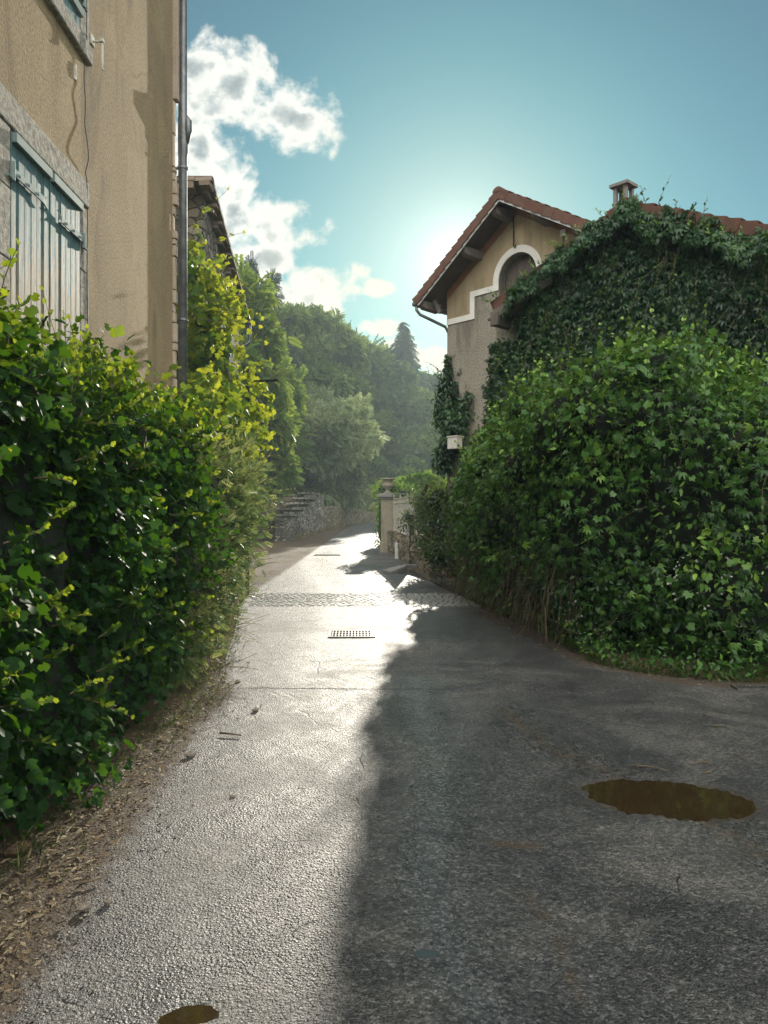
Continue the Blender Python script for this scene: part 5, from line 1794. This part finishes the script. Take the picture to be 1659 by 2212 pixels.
# where each stands: u of its middle, v of its top, distance, half width in the frame, kind, label
TREES = [
    (540, 600, 34, 110, 'rob', 'tall feathery tree rising just behind the old stone house'),
    (556, 628, 44, 100, 'rob', 'sunlit feathery tree between the stone house and the silvery tree'),
    (545, 770, 34, 92, 'rob', 'low leafy tree over the terrace beside the golden vine'),
    (628, 780, 64, 80, 'rob', 'low bright tree directly left of the silvery tree'),
    (545, 560, 50, 80, 'cone', 'dark fir at the upper left end of the wooded slope'),
    (585, 590, 56, 70, 'cone', 'second fir on the skyline, right of the stone house verge'),
    (622, 616, 62, 80, 'tall', 'slender tree topping the slope beside the firs'),
    (664, 618, 70, 66, 'tall', 'open-crowned tree with bare twigs at the top of the slope'),
    (706, 664, 76, 78, 'oak', 'rounded tree half way down the wooded skyline'),
    (660, 735, 60, 84, 'oak', 'broad tree standing above the silvery tree'),
    (742, 672, 88, 56, 'tall', 'tall tree in the middle of the wooded skyline'),
    (776, 706, 96, 58, 'tall', 'tall hazy tree right of the middle of the skyline'),
    (738, 780, 74, 76, 'oak', 'wide hazy tree below the skyline, right behind the silvery tree'),
    (812, 742, 106, 54, 'oak', 'hazy round tree left of the lone conifer'),
    (842, 776, 116, 44, 'oak', 'small hazy tree at the foot of the lone conifer'),
    (856, 786, 98, 84, 'dome', 'big dome-shaped tree standing in sunlit mist'),
    (922, 796, 124, 54, 'oak', 'misty tree between the dome tree and the ochre house'),
    (956, 816, 132, 50, 'tall', 'misty tree touching the ivy on the ochre house corner'),
    (800, 880, 86, 66, 'oak', 'misty tree low between the silvery and the dome tree'),
    (866, 925, 88, 72, 'oak', 'low misty tree above the gate pillar'),
    (925, 890, 92, 70, 'oak', 'misty tree behind the rounded bright shrub'),
    (968, 930, 86, 70, 'oak', 'misty tree hidden partly by the ivy column'),
    (832, 990, 84, 44, 'rob', 'small misty tree above the bend of the lane'),
    (905, 990, 80, 56, 'rob', 'small misty tree over the bright round shrub'),
    (480, 640, 60, 90, 'oak', 'tree hidden mostly behind the stone house roof'),
    (1010, 850, 140, 80, 'dome', 'misty tree far behind the ochre house'),
    (1090, 880, 130, 80, 'oak', 'misty tree behind the two gabled houses'),
]
used = set()
tr = random.Random(77)
for (u, v, Y, hw, kd, lab) in TREES:
    src, H0, R0 = protos[kd]
    if kd in used:
        o = copy_tree(src)
    else:
        o = src
        used.add(kd)
    p = at(u, v, Y)
    zg = float(ground_z(np.array([p.x]), np.array([Y]))[0])
    k0 = hw * Y / F / R0
    k = max(k0, (p.z - zg) / H0 / (1.8 if kd == 'cone' else 1.2))
    p.x -= (k - k0) * R0 * (1 if u < 760 else 0)
    sz = min((p.z - zg) / H0, 1.8 * k)
    sz = max(sz, .8 * k)
    o.location = (p.x, Y, p.z - sz * H0)
    o.scale = (k, k, sz)
    o.rotation_euler = (0, 0, tr.uniform(0, 6.28))
    o['label'] = lab
    o['category'] = 'tree'
    o['group'] = WOODS

SIL = tree('willow_tree', 'large round silvery tree at the bend of the lane', 'tree', 60, 10.0, 3.75, .2, 90, 150, 'silver_leaf', 'feather', .52, trunk_r=.3, clump=.24)
p = at(706, 820, 55)
SIL.location = (p.x - .15, 55, G(55) + .2)
SIL.scale = (.98, .98, (p.z - G(55) - .2) / 10.0)

# lone spreading conifer on the skyline
rng = np.random.default_rng(61)
t = thing('cedar_tree', 'lone dark conifer with drooping branches against the clouds', 'conifer')
p = at(872, 697, 118)
Hc = 11.5
mb = MB().tube([(0, 0, -6), (0.05, 0, 4), (0, 0.05, Hc)], [.32, .24, .03], 8)
P, T, N = [], [], []
for i in range(26):
    h_ = .16 + .84 * (i / 25)
    Lb = 4.3 * (1 - h_) ** .8 + .35
    for k in range(6 if i < 20 else 4):
        a = i * 1.1 + k * 1.047 + rng.uniform(-.2, .2)
        Lk = Lb * rng.uniform(.65, 1.1)
        dv = Vector((math.cos(a), math.sin(a), 0))
        pts = [Vector((0, 0, h_ * Hc)) + dv * (Lk * s) + Vector((0, 0, .25 * Lk * s - .62 * Lk * s * s)) for s in (0, .33, .66, 1)]
        mb.tube(pts, [.06, .045, .03, .01], 4, False)
        m_ = int(7 + 15 * Lk / 3)
        for q in range(m_):
            s = (q + rng.random()) / m_
            c = Vector((0, 0, h_ * Hc)) + dv * (Lk * s) + Vector((0, 0, .25 * Lk * s - .62 * Lk * s * s))
            sd = dv.cross(Vector((0, 0, 1))) * rng.choice((-1, 1))
            P.append(c + Vector(rng.normal(size=3)) * .05)
            T.append(sd * rng.uniform(.2, 1) + dv * .7 + Vector((0, 0, -.5)))
            N.append(Vector((0, 0, 1)) + Vector(rng.normal(size=3)) * .3)
mb.build('trunk', MATS['bark'], t, smooth=True, recalc=False)
leaf_mesh('crown', 'conifer_leaf', np.array(P), np.array(T), np.array(N), .75 * rng.uniform(.6, 1.2, len(P)), 'feather', rng, t)
t.location = (p.x, 118, p.z - Hc)

# undergrowth that fills the slope between the trees: it reads as one mass
rng = np.random.default_rng(62)
n = 14000
Yc = rng.uniform(24, 135, n)
Xc = rng.uniform(-1, 1, n) * (8 + Yc * .30) - Yc * .10
road_r = np.interp(Yc, ROAD_Y, ROAD_R)
road_l = np.interp(Yc, ROAD_Y, ROAD_L)
ok = ((Xc < road_l - 1.2) | (Yc > 84) | (Xc > road_r + 4.0)) & ~((Xc > 0.4) & (Yc < 45)) & ~((Xc > -9.2) & (Xc < -4.9) & (Yc > 34) & (Yc < 46.5))
Xc, Yc = Xc[ok], Yc[ok]
Zc = ground_z(Xc, Yc) + rng.uniform(.0, 1.6, len(Xc)) * np.clip(Yc / 60, .5, 1.6)
P = np.stack([Xc, Yc, Zc], -1)
N = np.tile([0, -.6, .6], (len(P), 1))
tip, nrm = orient(N, rng, .5, .4, .6, -.2, .6)
o = leaf_mesh('undergrowth', 'oak_leaf', P, tip, nrm, np.clip(Yc / 60, .55, 1.8) * rng.uniform(.7, 1.5, len(P)), 'spray', rng)
tag(o, 'green undergrowth covering the slope under the trees', 'undergrowth', kind='stuff')

# tufts over the stone walls on the left, grass under the mound
rng = np.random.default_rng(63)
P, S, V = [], [], []
for i in range(5200):
    y = rng.uniform(36, 75)
    x = np.interp(y, ROAD_Y, ROAD_L) - abs(rng.normal()) * .28 + .05
    P.append((x, y, G(y)))
    S.append(rng.uniform(.10, .34))
P = np.array(P)
N = rng.normal(size=P.shape)
o = leaf_mesh('dry_grass', 'dry_grass', P, np.array([[0, 0, 1.0]]) + rng.normal(size=P.shape) * .4, N, np.array(S), 'blade', rng)
tag(o, 'dry grass fringe under the stone walls on the left of the lane', 'grass', kind='stuff')
P, S = [], []
for i in range(4200):
    q = rng.random()
    if q < .62:
        x = rng.uniform(2.3, 8)
        y = np.interp(x, [2.1, 2.6, 3.2, 3.9, 8], [8.25, 7.55, 7.2, 7.12, 7.05]) + abs(rng.normal()) * .28 + .02
    else:
        y = rng.uniform(8.2, 15.5)
        x = np.interp(y, [8.2, 10.3, 12, 14, 15.5], [2.2, 2.02, 1.76, 1.52, 1.4]) + abs(rng.normal()) * .18
    P.append((x, y, 0))
    S.append(rng.uniform(.04, .16) * (1.5 if rng.random() < .08 else 1))
P = np.array(P)
o = leaf_mesh('grass', 'grass_blade', P, np.array([[-.1, -.3, .8]]) + rng.normal(size=P.shape) * .5, rng.normal(size=P.shape), np.array(S), 'blade', rng)
tag(o, 'short grass along the foot of the big creeper', 'grass', kind='stuff')
P, S = [], []
for i in range(2600):
    y = rng.uniform(2.6, 13)
    x = np.interp(y, [2.5, 4.5, 6.5, 8, 10.3, 13], [-1.75, -1.72, -1.55, -1.75, -2.15, -2.6]) + rng.normal() * .12
    P.append((x, y, 0))
    S.append(rng.uniform(.03, .13))
P = np.array(P)
o = leaf_mesh('grass', 'grass_blade', P, np.array([[.3, -.2, .8]]) + rng.normal(size=P.shape) * .6, rng.normal(size=P.shape), np.array(S), 'blade', rng)
tag(o, 'thin weedy grass along the foot of the left hedge', 'grass', kind='stuff')

# ================================================================== LITTER, STONES, TWIGS
rng = np.random.default_rng(70)
n = 5200
Yl = 2.3 + rng.random(n) ** 1.3 * 6.0
e = np.interp(Yl, [2.0, 3.0, 4.5, 5.4, 6.8, 8.5], [-1.22, -1.30, -1.38, -1.42, -1.42, -1.62])
Xl = e - rng.gamma(1.4, .16, n) + rng.normal(size=n) * .06
P = np.stack([Xl, Yl, np.full(n, .006) + rng.uniform(0, .012, n)], -1)
nr = np.array([[0, 0, 1.0]]) + rng.normal(size=(n, 3)) * .45
h = rng.random(n) < .55
o = leaf_mesh('leaf_litter', 'dry_leaf', P[h], rng.normal(size=(h.sum(), 3)) * [1, 1, .12], nr[h], (.006 + .04 * rng.random(h.sum()) ** 3), 'simple', rng)
tag(o, 'dry brown leaves scattered on the dirt verge', 'leaf litter', kind='stuff')
o = leaf_mesh('straw_litter', 'straw', P[~h], rng.normal(size=((~h).sum(), 3)) * [1, 1, .15], nr[~h], (.010 + .055 * rng.random((~h).sum()) ** 2.5), 'narrow', rng)
tag(o, 'pale straw and grass clippings scattered on the dirt verge', 'straw', kind='stuff')
n = 420
Yl = rng.uniform(7.0, 13, n)
Xl = np.interp(Yl, [7.0, 7.6, 8.4, 10.3, 13], [3.4, 2.6, 2.2, 1.95, 1.5]) - rng.gamma(1.2, .18, n)
P = np.stack([Xl, Yl, np.full(n, .008)], -1)
o = leaf_mesh('fallen_petals', 'straw', P, rng.normal(size=(n, 3)) * [1, 1, .15], np.array([[0, 0, 1.0]]) + rng.normal(size=(n, 3)) * .4, rng.uniform(.012, .04, n), 'narrow', rng)
tag(o, 'pale fallen petals and stalks on the wet lane below the creeper', 'petals', kind='stuff')
mb = MB()
for i in range(900):
    y = 2.2 + rng.random() * 4.5
    x = np.interp(y, [2.0, 3.0, 4.5, 5.4, 6.8], [-1.15, -1.22, -1.32, -1.36, -1.36]) + rng.normal() * .16 - .06
    s = rng.uniform(.003, .009)
    c = Vector((x, y, .004 + s * .4))
    pts = [c + Vector((a * s * rng.uniform(.7, 1.3), b_ * s * rng.uniform(.7, 1.3), c_ * s * .7)) for a, b_, c_ in ((1, 0, 0), (-1, 0, 0), (0, 1, 0), (0, -1, 0), (0, 0, 1), (0, 0, -.6))]
    mb.add(pts, [(0, 2, 4), (2, 1, 4), (1, 3, 4), (3, 0, 4), (2, 0, 5), (1, 2, 5), (3, 1, 5), (0, 3, 5)])
o = mb.build('gravel', MATS['stone_litter'], None, recalc=False)
tag(o, kind='stuff')


def stone(u, v, s, seed, label, mat='stone_litter'):
    rr_ = random.Random(seed)
    Y = F * 1.59 / (v - CY)
    mb_ = MB()
    nu, nv = 9, 6
    vs, fs = [], []
    ph_ = [rr_.uniform(0, 6) for _ in range(4)]
    for j in range(nv + 1):
        th = math.pi * j / nv
        for i in range(nu):
            a = 2 * math.pi * i / nu
            k = 1 + .16 * math.sin(2 * a + ph_[0]) + .12 * math.sin(3 * th + ph_[1] + a)
            vs.append((s * k * math.sin(th) * math.cos(a), s * .75 * k * math.sin(th) * math.sin(a), s * .55 * k * math.cos(th)))
    for j in range(nv):
        for i in range(nu):
            fs.append((j * nu + i, (j + 1) * nu + i, (j + 1) * nu + (i + 1) % nu, j * nu + (i + 1) % nu))
    o_ = mb_.add(vs, fs).build('stone', MATS[mat], None, smooth=False)
    o_.location = ((u - CX) / F * Y, Y, s * .38 + .004)
    o_.rotation_euler = (0, 0, rr_.uniform(0, 6))
    return tag(o_, label, 'stone')


stone(268, 2250 - 0, .03, 1, 'small brown stone at the verge edge near the bottom of the picture')
stone(232, 1948, .022, 2, 'larger of two loose dark stones on the dirt verge edge')
stone(183, 1962, .028, 3, 'rounded brown stone lying just on the dirt of the verge')
stone(410, 1632, .034, 4, 'grey stone where the verge meets the asphalt by the hedge foot')
stone(552, 1535, .030, 5, 'small dark stone on the asphalt right of the fine shrub')
stone(514, 1473, .030, 6, 'small dark stone on the lane close under the fine shrub', 'stone_litter')
stone(503, 1720, .016, 7, 'lone pebble on the pale asphalt left of the lane middle')
stone(40, 1842, .055, 8, 'flat long stone half hidden under the near end of the hedge', 'soil')


def stick(pts_uv, r_, label):
    P_ = []
    for (u, v) in pts_uv:
        Y = F * 1.59 / (v - CY)
        P_.append(((u - CX) / F * Y, Y, .012 + r_))
    return tag(MB().tube(P_, [r_ * (1 - .12 * i) for i in range(len(P_))], 6).build('stick', MATS['twig'], None, smooth=True), label, 'stick')


stick([c9(*q) for q in ((1060, 720), (1120, 722), (1180, 730), (1230, 745))], .006, 'dark crooked twig at the far rim of the big puddle')
stick([c9(*q) for q in ((1340, 715), (1370, 700), (1420, 712))], .005, 'pale bent twig above the right half of the big puddle')
stick([c9(*q) for q in ((1378, 752), (1410, 745), (1432, 728))], .005, 'short pale twig touching the right rim of the big puddle')
stick([c9(*q) for q in ((1510, 672), (1540, 676), (1560, 690))], .004, 'thin pale twig on the asphalt right of the big puddle')
stick([c9(*q) for q in ((1415, 548), (1445, 546), (1470, 544))], .006, 'short dark twig on the dry asphalt beyond the big puddle')
stick([c9(*q) for q in ((1380, 498), (1420, 506))], .005, 'tiny straight twig nearest the slot drain')
stick([((0 + 950 / 1.728) / 1.1573, (1500 + 580 / 1.728) / 1.1573), ((1000 / 1.728) / 1.1573, (1500 + 584 / 1.728) / 1.1573), ((1042 / 1.728) / 1.1573, (1500 + 590 / 1.728) / 1.1573)], .008, 'dark stick lying from the verge onto the asphalt by the hedge')
stick([((340 / 1.728) / 1.1573, (1500 + 1232 / 1.728) / 1.1573), ((390 / 1.728) / 1.1573, (1500 + 1222 / 1.728) / 1.1573), ((440 / 1.728) / 1.1573, (1500 + 1208 / 1.728) / 1.1573)], .007, 'pale flat stick on the dirt verge at the lower left')

# ================================================================== AIR
mb = MB().box((-140, -30, -1.6), (140, 190, 32.5))
hz = mb.build('haze', MATS['cable_black'], None)
hm = bpy.data.materials.new('haze')
hm.use_nodes = True
ht = NT(hm.node_tree)
ho = ht.n('ShaderNodeOutputMaterial')
pv = ht.n('ShaderNodeVolumePrincipled', {'Color': rgb(.78, .95, 1.0), 'Density': .0017, 'Anisotropy': .20})
pv.inputs['Density Attribute'].default_value = ''
pv.inputs['Temperature Attribute'].default_value = ''
ht.t.links.new(pv.outputs[0], ho.inputs['Volume'])
hz.data.materials.clear()
hz.data.materials.append(hm)
tag(hz, kind='stuff')
